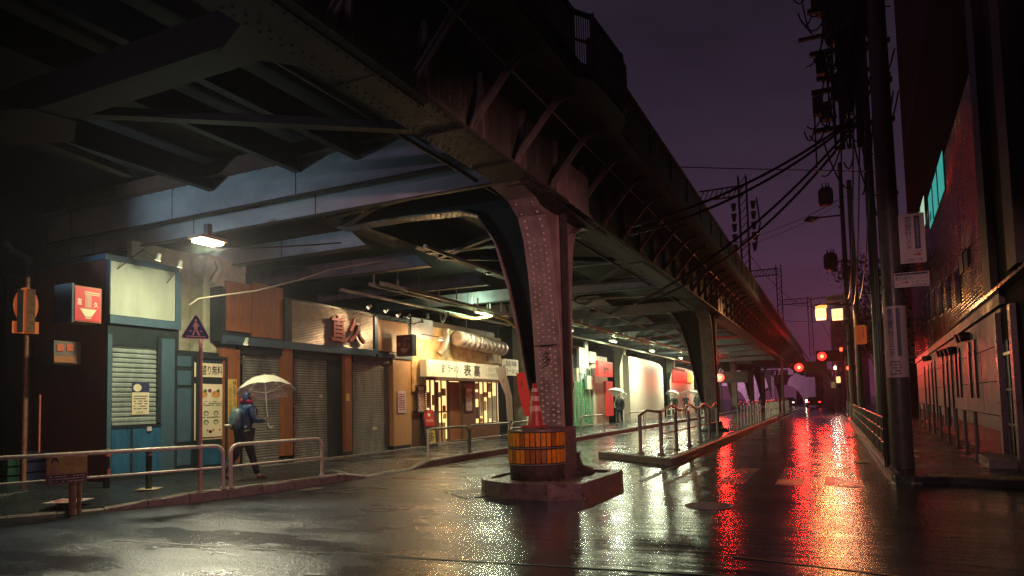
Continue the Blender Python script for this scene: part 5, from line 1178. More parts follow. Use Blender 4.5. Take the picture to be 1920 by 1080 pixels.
# slot windows upstairs
for px0, px1, t_, b_ in ((1731, 1735, 560, 606), (1740, 1744, 546, 600), (1750, 1755, 537, 594), (1763, 1769, 525, 588), (1777, 1784, 510, 578), (1795, 1803, 492, 568)):
    a, z1 = ub(px0, (t_+b_)/2); b, _ = ub(px1, (t_+b_)/2); zt_ = ub((px0+px1)/2, t_)[1]-.11; zb_ = ub((px0+px1)/2, b_)[1]-.11
    w_ = fb.slab(b, a, zb_, zt_, .02, .05).build('slot_window', M_DARKF, bl); fb.slab(b+.03, a-.03, zb_+.03, zt_-.03, .051, .055).build('pane', M_GLASS, w_)
for px0, px1, t_, b_ in ((1802, 1809, 475, 510), (1812, 1819, 465, 502)):
    a, _ = ub(px0, 490); b, _ = ub(px1, 490); w_ = fb.slab(b, a, ub(px0, b_)[1]-.11, ub(px0, t_)[1]-.11, .02, .05).build('slot_window', M_DARKF, bl)
# lit upstairs windows
def litwin(a, b, z0, z1, m_, mull):
    w_ = fb.slab(a, b, z0, z1, .0, .05).build('lit_window', M_DARKF, bl); e = fb.slab(a+.05, b-.05, z0+.05, z1-.05, .051, .06).build('pane', m_, w_)
    for k in mull: fb.slab(a+(b-a)*k-.04, a+(b-a)*k+.04, z0, z1, .062, .09).build('mullion', M_DARKF, w_)
    return w_
ua, _ = ub(1742, 350); ub_, _ = ub(1775, 350); zt_ = ub(1760, 305)[1]-.11; zb_ = ub(1760, 390)[1]-.11
w_ = litwin(ua, ub_, zb_, zt_, M_TEALW, (.34, .68))
f = Fr(fb.p(ua+.2, zb_+.4, .07), -dB); 
fb.slab(ua+.3, ua+1.0, zb_+.2, zb_+.5, .062, .07).build('desk_shadow', mat('desk_shadow_teal', (.0, .2, .18), .5, emit=(0, .25, .22), estr=.3), w_)  # desk shadow put on the lit pane as a dimmer teal slab
ua, _ = ub(1722, 400); ub2, _ = ub(1737, 400); litwin(ua, ub2, ub(1730, 440)[1]-.11, ub(1730, 375)[1]-.11, M_GREENW, (.5,))
# ground-floor slots and lower windows
for px, t_, b_ in ((1737, 695, 790), (1744, 693, 795), (1751, 690, 800), (1757, 688, 805), (1772, 686, 815), (1780, 684, 822), (1788, 682, 828)):
    a, _ = ub(px, 740); fb.slab(a-.16, a+.16, .25, 2.35, .006, .05).build('tall_slot', M_BLACK, bl); fb.slab(a-.16, a+.16, 2.36, 2.6, .006, .04).build('slot_head', M_CONC, bl)
for px in (1796, 1803, 1822, 1833):
    a, _ = ub(px, 720); fb.slab(a-.14, a+.14, 1.2, 2.35, .006, .05).build('small_slot', M_BLACK, bl); fb.slab(a-.14, a+.14, 2.36, 2.6, .006, .04).build('slot_head', M_CONC, bl)
# vents
for px, py in ((1740, 667), (1746, 666), (1770, 656), (1777, 654), (1785, 652), (1793, 649), (1809, 625), (1817, 622)):
    a, z = ub(px, py); c = fb.p(a, z-.11, .0); MB().tube([c, c+fb.n*.1, c+fb.n*.22-Vector((0, 0, .03))], [.10, .11, .12], 12).build('vent_cowl', M_STEELD, bl)
# entrance
fb.slab(LB-.28, LB-.02, 0, 2.85, .0, .09).build('door_jamb', M_CONC, bl); fb.slab(LB+1.3, LB+1.55, 0, 2.85, .0, .09).build('door_jamb', M_CONC, bl); fb.slab(LB+0, LB+1.3, 0, 2.3, -.3, -.02).build('door_leaf', M_DARKF, bl); fb.slab(LB+.5, LB+.53, .0, 2.3, -.02, .0).build('door_gap', M_BLACK, bl); fb.slab(LB, LB+1.3, 2.3, 2.9, -.1, .0).build('transom', M_DARKW, bl); fb.slab(LB+.1, LB+.9, 2.02, 2.07, .0, .02).build('brass_glint_strip', mat('brass_glint_strip', (.5, .4, .15), .3, emit=(1, .7, .2), estr=.2), bl)  # glint of the brass put in as emission
for z in (.7, 1.35): fb.slab(LB+.02, LB+1.28, z, z+.05, -.02, .01).build('door_rail', M_STEEL, bl)
for z, s_ in ((.0, .5),): fb.slab(LB+.0, LB+1.3, 0, .16, -.02, .5).build('door_step', M_KERB, bl)
fb.slab(.2, LB-.4, .0, .55, .006, .02).build('wet_skirting', mat('glossy_reddish_band', (.22, .07, .09), .12, var=.4, scale=12, bump=.5, bscale=25), bl)  # reddish glossy band with random variation
# posts along the facade
for i, (px, tp_) in enumerate(((1752, 782), (1762, 782), (1772, 780), (1784, 778), (1800, 780), (1818, 782), (1838, 784), (1858, 786), (1884, 790))):
    a, _ = ub(px, 830); c = fb.p(a, 0, .45)
    t = thing('slim_bollard', ['first','second','third','fourth','fifth','sixth','seventh','eighth','ninth'][i]+' slim post from the far end of the panelled facade', 'bollard', c, 'slim posts before the panelled facade')
    MB().tube([c, c+Vector((0, 0, .95))], .035, 8).build('tube', M_STEEL, t); MB().tube([c, c+Vector((0, 0, .03))], .07, 8).build('base_ring', M_STEEL, t)
# low building behind with lit slats
f = Fr((5.2, 70, .1), (-.05, -1, 0)); t = thing('low_shed', 'low dark building with a row of orange-lit slats beyond the metal-clad one', 'building', f.o)
f.slab(0, 26, 0, 3.2, -4, 0).build('wall', M_DARKW, t); f.slab(0, 26, 3.2, 3.35, -4, .3).build('roof_edge', M_STEELD, t)
for k in range(12):
    f.slab(12+k*1.1, 12.8+k*1.1, 2.35, 2.8, .01, .04).build('upper_slat', mat('orange_slat', (.5, .25, .18), .5, emit=(1, .25, .1), estr=.12), t); f.slab(12+k*1.1, 12.8+k*1.1, .7, 1.3, .01, .04).build('lower_slat', mat('orange_slat', (.5, .25, .18), .5), t)
MB().box(5.2, 18, 43, 68, .1, 13).build('dark_block', M_DARKW, None, label='dark tall block behind the metal-clad building', cat='building')

# ================================================================== FAR END OF THE STREET
t = thing('dark_tower_block', 'dark, haze-violet apartment block rising at the far end of the street', 'building', (-1, 150, 0))
M_TOWER = mat('haze_violet_tower', (.30, .22, .28), .7, var=.2)  # violet of the haze put into the wall colour
c0 = onY(1556, 600, 150); c1 = onY(1592, 600, 150)
MB().box(c0.x, c1.x+3, 150, 165, 0, c0.z).build('tower_wall', M_TOWER, t)
for i in range(9):
    for j in range(3): MB().box(c0.x+1+j*1.6, c0.x+2+j*1.6, 149.9, 149.97, 3+i*2, 4.2+i*2).build('window', M_DARKF, t)
c0 = onY(1488, 640, 170); c1 = onY(1556, 640, 170)
t = thing('left_apartment_block', 'lower dark block beyond the viaduct at the street end', 'building', (c0.x, 170, 0)); MB().box(c0.x, c1.x, 170, 185, 0, 7.5).build('block_wall', M_TOWER, t)
for i in range(2):
    for j in range(3): MB().box(c0.x+1+j*2.2, c0.x+2.2+j*2.2, 169.9, 169.97, 2+i*2.6, 3.5+i*2.6).build('window', M_DARKF, t)
# pale arched bridge crossing
t = thing('arched_bridge', 'pale violet concrete bridge with arches crossing the far end of the street', 'bridge', (-10, 120, 0))
zt_ = 6.2
MB().box(-60, -4.0, 122, 128, 4.6, zt_).build('deck_wall', M_PURP, t); MB().box(-60, -3.9, 121.8, 122, 5.0, 5.15).build('string_course', M_PURP, t)
for k in range(6):
    cx_ = -8-k*9.0; pts = [(cx_+3.6*math.cos(a), 122, .2+3.4*math.sin(a)) for a in [j*PI/10 for j in range(11)]]
    top_ = [(cx_-4.5, 122, 4.6), (cx_+4.5, 122, 4.6)]
    for j in range(10):
        a, b = pts[j], pts[j+1]; MB().prism([a, b, (b[0], 122, 4.59), (a[0], 122, 4.59)], (0, 5, 0)).build('spandrel', M_PURP, t)
    MB().box(cx_+3.62, cx_+5.38, 122, 127, 0, 4.59).build('pier', M_PURP, t)
for k in range(30): MB().box(-3.95-k*1.6, -3.85-k*1.6, 121.9, 122.0, zt_, zt_+.9).build('parapet_post', M_PURP, t)
t = thing('street_lamp', 'added far street lamp lighting the arched bridge', 'street lamp', (-16, 112, 0)); MB().tube([(-16, 112, 0), (-16, 112, 5.2)], .07, 8).build('pole', M_POLE, t); MB().lathe([(0, .2), (.2, .1), (.22, 0), (0, -.05)], (-16, 112, 5.2), 12).build('lamp_head', M_STEELD, t)
l_ = lamp('SPOT', 'added_bridge_spot', (-15.6, 112.3, 4.8), 2600, (1., .50, .78), .2, aim=(-12, 124, 3), spot=150, blend=.8); l_.parent = t; l_.matrix_parent_inverse = Matrix.Translation(-t.location)  # lamp and spot added to brighten the bridge face
# ochre wall at the right end
f = Fr((-1.3, 112, 0), (.05, -1, 0)); t = thing('ochre_wall', 'ochre boundary wall at the far right end of the road', 'wall', f.o)
for k in range(12): f.slab(k*2.2, k*2.2+2.15, 0, 5.2-k*.18, -.3, 0).build('wall_panel', M_ORW, t)
# car with lights at the far end
cc = Vector((-5.6, 100, 0)); t = thing('parked_car', 'dark car with small bright headlights at the far end of the road', 'car', cc)
body = [(-.85, .25), (-.9, .6), (-.8, .85), (-.62, 1.35), (.62, 1.35), (.8, .85), (.9, .6), (.85, .25)]
MB().prism([(cc.x+a, cc.y+.8, b) for a, b in body], (0, 2.6, 0)).build('cabin', M_DARKF, t); MB().prism([(cc.x+a, cc.y, b) for a, b in body[:3]+[(.8, .85), (.9, .6), (.85, .25)]], (0, 4.2, 0)).build('body', M_BLACK, t)
for s_ in (-1, 1):
    MB().box(cc.x+s_*.65-.13, cc.x+s_*.65+.13, cc.y-.03, cc.y, .6, .75).build('headlight', glow('headlight', (1, .9, .8), 3), t)
    for yy in (.8, 3.4): m = MB().tube([(cc.x+s_*.75-.1, cc.y+yy, .32), (cc.x+s_*.75+.1, cc.y+yy, .32)], .32, 14); m.build('wheel', M_BLACK, t)
# second vehicle, tail lights, small street lights far down
cc = Vector((-2.3, 96, 0)); t = thing('parked_car', 'small dark car with red tail lights under the high red signal', 'car', cc)
MB().prism([(cc.x+a, cc.y, b) for a, b in body], (0, 1.2, 0)).build('cabin', M_BLACK, t); MB().prism([(cc.x+a, cc.y-.3, b) for a, b in body[:3]+[(.8, .85), (.9, .6), (.85, .25)]], (0, 3.6, 0)).build('body', M_BLACK, t)
for s_ in (-1, 1): MB().box(cc.x+s_*.68-.13, cc.x+s_*.68+.13, cc.y-.34, cc.y-.3, .62, .78).build('tail_light', glow('tail_red', (1., .03, .02), 5), t); MB().tube([(cc.x+s_*.75-.1, cc.y+.5, .32), (cc.x+s_*.75+.1, cc.y+.5, .32)], .32, 14).build('wheel', M_BLACK, t)
for i, (px, py, y, mt, l) in enumerate(((1571, 712, 70, M_INTER, 'small lit sign beneath the far orange wall'), (1563, 722, 72, M_CREAM, 'white plate under the small lit sign'), (1577, 655, 60, M_LREDC, 'tiny red light on a far pole right of the high signal'), (1512, 752, 98, M_LYEL, 'tiny bright light at road level at the street end'), (1566, 690, 66, M_INTER, 'tiny warm light between the far poles'))):
    c = onY(px, py, y); t = thing('street_light_box', l, 'light', c, 'small lights at the street end'); s_ = .22 if i < 2 else .1
    if i == 4: l_ = lamp('POINT', 'added_far_light', c+Vector((0, -.4, .4)), 260, (1., .55, .45), .15); l_.parent = t; l_.matrix_parent_inverse = Matrix.Translation(-t.location)  # point light added here to brighten the far columns
    MB().box(c.x-s_, c.x+s_, c.y-.05, c.y+.05, c.z-s_*1.3, c.z+s_*1.3).build('glowing_box', mt, t); MB().tube([(c.x, c.y+.1, .1), (c.x, c.y+.1, c.z+.3)], .05, 6).build('post', M_STEELD, t)
# catenary masts on the viaduct
def mast(px, pt, y, arm_px, arm_py, label, s=1.):
    top_ = onY(px, pt, y); t = thing('catenary_mast', label, 'mast', (top_.x, y, 6.3), 'railway catenary masts')
    m = MB(); w_ = .22*s; x = top_.x
    for dx, dy in ((-1, -1), (1, -1), (1, 1), (-1, 1)): MB().bar((x+dx*w_, y+dy*w_, 6.2), (x+dx*w_, y+dy*w_, top_.z), .07*s, .07*s).build('mast_leg', M_STEELD, t)
    z = 6.4; k = 0
    while z < top_.z-.5: m.bar((x-w_, y-w_, z), (x+w_, y-w_, z+.45), .04, .04); m.bar((x+w_, y-w_, z), (x+w_, y+w_, z+.45), .04, .04); z += .45
    m.build('lattice', M_STEELD, t)
    if arm_px:
        e = onY(arm_px, arm_py, y); b0 = Vector((x, y, e.z)); m = MB(); m.bar(e, b0, .08, .08); m.bar(e+Vector((0, 0, .6*s)), b0+Vector((0, 0, .6*s)), .08, .08)
        n = 9
        for j in range(n): m.bar(e.lerp(b0, j/n), e.lerp(b0, (j+1)/n)+Vector((0, 0, .6*s)), .05, .05)
        m.build('truss_arm', M_STEELD, t)
    return t, top_
t, tp_ = mast(1391, 330, 42, 1312, 378, 'nearest catenary mast with insulator cage beside the viaduct parapet')
for k in range(5):
    for s_ in (-1, 1):
        MB().tube([(tp_.x+s_*.55, 42, tp_.z-1.6-k*.62), (tp_.x+s_*.55, 42, tp_.z-2.05-k*.62)], [.16, .09], 8).build('insulator', M_STEELD, t)
MB().tube([(tp_.x+s_*.3*0+.75, 42, tp_.z-1.4), (tp_.x+.9, 42, tp_.z-3), (tp_.x+.5, 42, tp_.z-4.6)], .05, 6).build('guard_loop', M_STEELD, t)
t, tp_ = mast(1459, 497, 62, 1405, 520, 'second catenary mast with arm, beyond the insulator cage', .9)
mast(1517, 556, 90, 1460, 572, 'lattice catenary mast standing left of the lanterns', 1.)
for i, (a, ya, b, yb_, s, l) in enumerate((((1400, 470), 50, (1517, 572), 90, 1.0, 'railway wire between the masts, upper'), ((1470, 570), 90, (1560, 572), 90, .2, 'gantry wire left of the street board'), ((1460, 600), 90, (1556, 600), 90, .2, 'gantry wire under the street board'), ((1517, 560), 90, (1560, 640), 92, .1, 'sloping stay wire left of the red signal'))):
    MB().tube(sag(onY(*a, ya), onY(*b, yb_), s, 10), .03, 5).build('railway_wire', M_CABLE, None, label=l, cat='wire')
# tree behind the poles
def tree(c, h, r, label, n=1500):
    t = thing('street_tree', label, 'tree', c); c = Vector(c); rnd = random.Random(5)
    MB().tube([c, c+Vector((.1, 0, h*.3)), c+Vector((-.1, .1, h*.55)), c+Vector((0, 0, h*.85))], [.2, .16, .11, .04], 8).build('trunk', M_BARK, t)
    m = MB(); lm = MB(); centres = []
    for k in range(16):
        a = rnd.uniform(0, 2*PI); q = c+Vector((math.cos(a)*r*rnd.uniform(.3, .9), math.sin(a)*r*rnd.uniform(.3, .9), h*rnd.uniform(.45, .95))); centres.append(q)
        m.tube([c+Vector((0, 0, h*rnd.uniform(.35, .6))), q], [.06, .015], 5)
    m.build('limbs', M_BARK, t).name = 'limb'
    for k in range(n):
        q = rnd.choice(centres)+Vector((rnd.gauss(0, .45), rnd.gauss(0, .45), rnd.gauss(0, .4))); d = Vector((rnd.gauss(0, 1), rnd.gauss(0, 1), rnd.gauss(0, 1))).normalized(); e = d.orthogonal().normalized(); s = rnd.uniform(.08, .18)
        lm.add([q-e*s*.4, q+d*s, q+e*s*.4, q-d*s*.6], [(0, 1, 2, 3)])
    lm.build('crown', M_LEAF, t); return t
tree((2.4, 40, .1), 8.5, 2.0, 'dark bushy tree behind the orange sign between pole and building', 2600)
tree((3.0, 58, .1), 9.0, 2.4, 'farther dark tree beyond the bushy one', 1500)
# ================================================================== PEOPLE
def skin_mesh(name, chains, m_, parent, sub=2):
    """chains: list of lists of (pos, radius); first point of later chains may repeat an existing point to branch"""
    V_ = []; E_ = []; Rr = []; idx = {}
    for ch in chains:
        prev = None
        for p, r in ch:
            k = tuple(round(c, 4) for c in p)
            if k not in idx: idx[k] = len(V_); V_.append(p); Rr.append(r)
            if prev is not None and prev != idx[k]: E_.append((prev, idx[k]))
            prev = idx[k]
    me = bpy.data.meshes.new('s'); me.from_pydata([tuple(v) for v in V_], E_, []); o = bpy.data.objects.new('s', me); COL.objects.link(o)
    md = o.modifiers.new('skin', 'SKIN'); 
    for i, r in enumerate(Rr):
        rr = r if isinstance(r, tuple) else (r, r); me.skin_vertices[0].data[i].radius = rr
    me.skin_vertices[0].data[0].use_root = True
    sb = o.modifiers.new('sub', 'SUBSURF'); sb.levels = sub; sb.render_levels = sub
    dg = bpy.context.evaluated_depsgraph_get(); nm = bpy.data.meshes.new_from_object(o.evaluated_get(dg)); bpy.data.objects.remove(o)
    for p in nm.polygons: p.use_smooth = True
    nm.materials.clear(); nm.materials.append(m_); return link(name, nm, parent)

def person(base, fwd, label, h=1.7, stride=.0, coat=M_COATD, trou=M_TROU, pack=None, shoe=M_BLACK, head='hair', armR='umbrella', armL='down', detail=False, hood=None, lean=.05, group='people walking with umbrellas'):
    t = thing('person', label, 'person', base, group); B = Vector(base); f = Vector((fwd[0], fwd[1], 0)).normalized(); s = Vector((f.y, -f.x, 0)); k = h/1.7
    def P(a, b, c): return B + (s*a + f*(b+lean*c) + Vector((0, 0, c)))*k
    hip = .90; sub = 2 if detail else 1
    fR, fL = stride*.5, -stride*.5
    legs = []
    for sg, fo in ((1, fR), (-1, fL)):
        lift = .05 if (fo < 0 and stride) else 0
        legs.append([(sg*.0, 0, hip), (sg*.10, 0, hip-.03), (sg*.10, fo*.35+.03, .49), (sg*.09, fo-lean*.05-(.0), .10+lift), (sg*.09, fo+.04, .05+lift), (sg*.10, fo+.17, .035+lift*.3)])
    lr = [.13, .10, .062, .045, .042, .032]
    sh_r, sh_l = (.19, 0, 1.38), (-.19, 0, 1.38)
    def arm(sg, mode):
        if mode == 'umbrella': return [(sg*.19, 0, 1.38), (sg*.25, .05, 1.13), (sg*.18, .27, 1.12), (sg*.17, .30, 1.14), (sg*.165, .36, 1.17)]
        if mode == 'phone': return [(sg*.19, 0, 1.38), (sg*.27, .08, 1.15), (sg*.10, .27, 1.38), (sg*.09, .29, 1.40), (sg*.08, .31, 1.45)]
        return [(sg*.19, 0, 1.38), (sg*.23, -.04, 1.12), (sg*.22, .05, .90), (sg*.22, .06, .87), (sg*.22, .08, .80)]
    ar = [.058, .046, .036, .026, .034]
    aR, aL = arm(1, armR), arm(-1, armL)
    ch = [[(P(0, 0, hip), .12), (P(0, 0, 1.1), .11), (P(0, 0, 1.30), .13), (P(0, 0, 1.40), .10), (P(0, .01, 1.47), .05), (P(0, .02, 1.53), .055), (P(0, .025, 1.60), .082), (P(0, .02, 1.66), .06)]]
    for lg in legs: ch.append([(P(*p), r*.85) for p, r in zip(lg, lr)])
    for a_ in (aR, aL): ch.append([(P(0, 0, 1.30), .13)]+[(P(*p), r*.85) for p, r in zip(a_, ar)])
    if detail:
        for a_ in (aR, aL):
            w0 = Vector(a_[-2]); w1 = Vector(a_[-1]); d = (w1-w0).normalized(); o_ = d.orthogonal().normalized()
            for q in range(4):
                b0 = w1+o_*(q-1.5)*.019; L = (.055, .065, .06, .045)[q]
                ch.append([(P(*w1), .029), (P(*b0), .0105), (P(*(b0+d*L*.5+Vector((0, -.01, 0)))), .0095), (P(*(b0+d*L*.75+Vector((0, -.03, 0)))), .008)])
            ch.append([(P(*w0), .022), (P(*(w0+o_*.04+d*.03)), .011), (P(*(w0+o_*.045+d*.06)), .009)])
    body = skin_mesh('body', ch, M_SKIN, t, sub)
    cc = [[(P(0, 0, .80), (.17, .13)), (P(0, 0, .95), (.175, .14)), (P(0, 0, 1.15), (.17, .14)), (P(0, 0, 1.32), (.18, .13)), (P(0, 0, 1.42), (.12, .10)), (P(0, .01, 1.46), .075)]]
    for a_ in (aR, aL): cc.append([(P(0, 0, 1.32), (.18, .13))]+[(P(*p), r*1.3) for p, r in list(zip(a_, ar))[:4]])
    skin_mesh('coat', cc, coat, t, sub)
    tc_ = []
    for lg in legs: tc_.append([(P(0, 0, hip), .135)]+[(P(*p), r*1.2) for p, r in list(zip(lg, lr))[1:4]])
    skin_mesh('trousers', tc_, trou, t, sub)
    for lg in legs:
        skin_mesh('shoe', [[(P(lg[4][0], lg[4][1]-.07, lg[4][2]), (.045, .04)), (P(*lg[4]), (.048, .042)), (P(lg[5][0], lg[5][1]-.02, lg[5][2]+.005), (.045, .033)), (P(lg[5][0], lg[5][1]+.04, lg[5][2]), (.036, .024))]], shoe, t, 1)
    hd = P(0, .02, 1.615)
    if hood: skin_mesh('hood', [[(P(0, -.04, 1.45), .085), (P(0, -.03, 1.53), .095), (P(0, -.01, 1.62), .095), (P(0, .01, 1.68), .05)]], hood, t, sub)
    else: skin_mesh('hair', [[(P(0, -.03, 1.56), .07), (P(0, -.02, 1.63), .096), (P(0, .0, 1.68), .085)]], M_INK, t, sub)
    # face
    for sg in (-1, 1):
        MB().lathe([(0, -.009), (.009, 0), (0, .009)], P(sg*.032, .102, 1.60), 8).build('eye', M_INK, t); MB().lathe([(0, -.03), (.014, 0), (0, .03)], P(sg*.083, .02, 1.59), 8).build('ear', M_SKIN, t)
    MB().tube([P(0, .09, 1.61), P(0, .118, 1.575)], [.008, .014], 8).build('nose', M_SKIN, t); MB().tube([P(-.022, .095, 1.545), P(.022, .095, 1.545)], .006, 6).build('mouth', M_POSTP, t)
    if pack:
        skin_mesh('backpack', [[(P(0, -.19, .95), (.15, .10)), (P(0, -.21, 1.1), (.165, .12)), (P(0, -.19, 1.28), (.155, .11)), (P(0, -.15, 1.38), (.10, .07))]], pack, t, sub)
        for sg in (-1, 1): MB().tube([P(sg*.11, -.12, 1.38), P(sg*.13, .02, 1.47), P(sg*.13, .15, 1.34), P(sg*.14, .14, 1.12), P(sg*.15, -.08, 1.0)], .018, 6).build('strap', M_BLACK, t)
        MB().tube([P(-.1, -.33, 1.05), P(.1, -.33, 1.05)], .03, 8).build('pack_pocket', M_CABLW if pack is M_PACK else M_YEL, t)
    return t, P, P(*aR[-1]), P(*aL[-1])

def umbrella(hand, apex, r, label, m_=M_VINYL, n=8, drop=.34, group='clear vinyl umbrellas'):
    hand = Vector(hand); apex = Vector(apex); ax = (apex-hand).normalized(); t = thing('umbrella', label, 'umbrella', hand, group)
    a = ax.orthogonal().normalized(); b = ax.cross(a)
    prof = [(0, 0), (.28, .03), (.52, .13), (.74, .29), (.9, .45), (1.0, .58)]
    m = MB(); vs = [apex]; N = n*3
    for rr, dd in prof[1:]:
        for k in range(N):
            ang = 2*PI*k/N; ph = (k % 3)/3.; pull = 1-.045*math.sin(ph*PI) if True else 1
            vs.append(apex + (a*math.cos(ang)+b*math.sin(ang))*r*rr*pull - ax*(dd*r*(1-.10*math.sin(ph*PI)*(rr**2))))
    fs = [(0, 1+k, 1+(k+1) % N) for k in range(N)]
    for i in range(len(prof)-2):
        for k in range(N): fs.append((1+i*N+k, 1+(i+1)*N+k, 1+(i+1)*N+(k+1) % N, 1+i*N+(k+1) % N))
    m.add(vs, fs, True); m.build('canopy', m_, t)
    for k in range(n):
        ang = 2*PI*k*3/N; pts = [apex+(a*math.cos(ang)+b*math.sin(ang))*r*rr*.995-ax*(dd*r+.006) for rr, dd in prof]
        MB().tube(pts, .004, 5).build('rib', M_RAILP, t)
        MB().tube([pts[3], apex-ax*r*.62], .003, 5).build('stretcher', M_RAILP, t)
    MB().tube([apex+ax*.05, hand-ax*.12], .007, 8).build('shaft', M_RAILP, t); q = hand-ax*.12
    MB().tube([hand+ax*.02, q, q-ax*.06+a*.02, q-ax*.08+a*.06, q-ax*.04+a*.08], .014, 8).build('handle', M_RAILP, t)
    return t
# nearest walker
t, P, hR, hL = person((-9.88, 9.25, .16), (.32, 1), 'person in blue jacket and backpack striding away under a clear umbrella', h=1.64, stride=.62, coat=M_JACK, pack=M_PACK, shoe=M_SHOE, detail=True, hood=M_JACK, lean=.10, armL='down')
MB().tube([P(-.07, -.03, 1.50), P(-.03, .06, 1.49), P(.04, .06, 1.49), P(.07, -.02, 1.50), P(.0, -.10, 1.52), P(-.07, -.03, 1.50)], .045, 8).build('magenta_scarf', M_HOOD, t)
top_ = onX(496, 706, P(0, .1, 1.6).x)
umbrella(hR, Vector((top_.x, top_.y+.0, top_.z)), .55, 'nearest clear umbrella tilted over the person in blue')
person_specs = [((-10.5, 36.0, .13), (.05, -1), 'person with yellow bag before the red square sign', 1.7, M_COATD, M_YEL, 'umbrella'),
 ((-10.9, 52.0, .13), (.1, -1), 'person in dark coat just right of the curved hoarding', 1.7, M_COATD, None, 'umbrella'),
 ((-11.1, 57.5, .13), (.3, -1), 'person facing the camera holding a phone to the face', 1.75, M_COATD, None, 'phone'),
 ((-9.7, 55.0, .13), (-.3, -1), 'person half hidden behind the second steel column', 1.7, M_COATD, None, 'umbrella')]
for i, (b_, fw, l, h_, c_, pk, ar_) in enumerate(person_specs):
    t, P, hR, hL = person(b_, fw, l, h=h_, stride=.3, coat=c_, pack=pk, armR=ar_, armL='umbrella' if ar_ == 'phone' else 'down')
    hd = hL if ar_ == 'phone' else hR
    umbrella(hd, P(.02, -.02, 1.98), .56, ['white umbrella above the person with yellow bag', 'white umbrella just right of the curved hoarding', 'clear umbrella of the person holding a phone', 'umbrella behind the second steel column'][i])

# ================================================================== LAMPS OF THE PLACE AND ADDED LAMPS
c = onX(390, 457, -10.0); LX = c
t = thing('ceiling_lamp', 'glowing square lamp fixture hung under the viaduct above the crossing sign', 'lamp', c)
MB().box(c.x-.18, c.x+.18, c.y-.28, c.y+.28, c.z+.05, c.z+.11).build('lamp_tray', M_ALU, t)
MB().box(c.x-.14, c.x+.14, c.y-.22, c.y+.22, c.z, c.z+.05).build('lamp_diffuser', M_LYEL, t)
MB().box(c.x-.05, c.x+.05, c.y-.05, c.y+.05, c.z+.11, c.z+.35).build('hanger', M_STEEL, t)
l_ = lamp('AREA', 'ceiling_light', c-Vector((0, 0, .02)), 190, (1., .90, .50), .3, .45); l_.parent = t; l_.matrix_parent_inverse = Matrix.Translation(-t.location)
l_ = lamp('POINT', 'added_teal_spill', c+Vector((.0, 0, -.12)), 16, (.40, .85, .80), .12); l_.parent = t; l_.matrix_parent_inverse = Matrix.Translation(-t.location)  # teal point light added to tint the beams
l_ = lamp('SPOT', 'added_road_spot', c+Vector((.1, -.1, -.14)), 1500, (1., .96, .72), .10, aim=(-5.8, 5.0, 0), spot=76, blend=.5); l_.parent = t; l_.matrix_parent_inverse = Matrix.Translation(-t.location)  # hidden spot added for the sheen on the near road
def added_tube_lamp(x, y, z, L, label, power, i=0, col=(.93, 1., .66)):  # tube lamps added to brighten the space under the viaduct
    t = thing('added_tube_lamp', label, 'lamp', (x, y, z), 'added fluorescent lamps under the viaduct')
    MB().box(x-.07, x+.07, y-L/2, y+L/2, z+.03, z+.10).build('lamp_housing', M_BEIGE, t); MB().tube([(x, y-L/2+.03, z), (x, y+L/2-.03, z)], .028, 8).build('glowing_tube', M_LTUBE, t)
    for s_ in (-1, 1): MB().box(x-.02, x+.02, y+s_*L*.35-.02, y+s_*L*.35+.02, z+.1, z+.5).build('hanger', M_BEIGE, t)
    l_ = lamp('AREA', 'added_tube_light', (x, y, z-.04), power, col, .12, L); l_.parent = t; l_.matrix_parent_inverse = Matrix.Translation(-t.location); l_ = lamp('POINT', 'added_tube_spill', (x+.05, y, z-.1), power*(.12 if i < 2 else .22), (.80, 1., .58), .1); l_.parent = t; l_.matrix_parent_inverse = Matrix.Translation(-t.location)  # extra point light added so the beams above catch light
for i, (x, y, z, p) in enumerate(((-10.6, 20.5, 4.5, 190), (-10.2, 27.5, 4.55, 220), (-10.3, 34.5, 4.55, 360), (-10.3, 43.0, 4.55, 520), (-10.3, 52.0, 4.55, 480), (-10.3, 64.0, 4.55, 220))):
    added_tube_lamp(x, y, z, 1.3, ['added tube lamp over the ramen bar entrance', 'added tube lamp behind the nearest steel column', 'added tube lamp over the green shutter', 'added tube lamp before the curved hoarding', 'added tube lamp before the banner wall', 'farthest added tube lamp under the viaduct'][i], p, i)
l_ = lamp('POINT', 'added_tray_light', (-11.0, 20.2, 4.95), 46, (.66, 1., .62), .08); l_.parent = bpy.data.objects['added_tube_lamp']; l_.matrix_parent_inverse = Matrix.Translation(-bpy.data.objects['added_tube_lamp'].location)  # bare point light added to brighten the ceiling over the tray
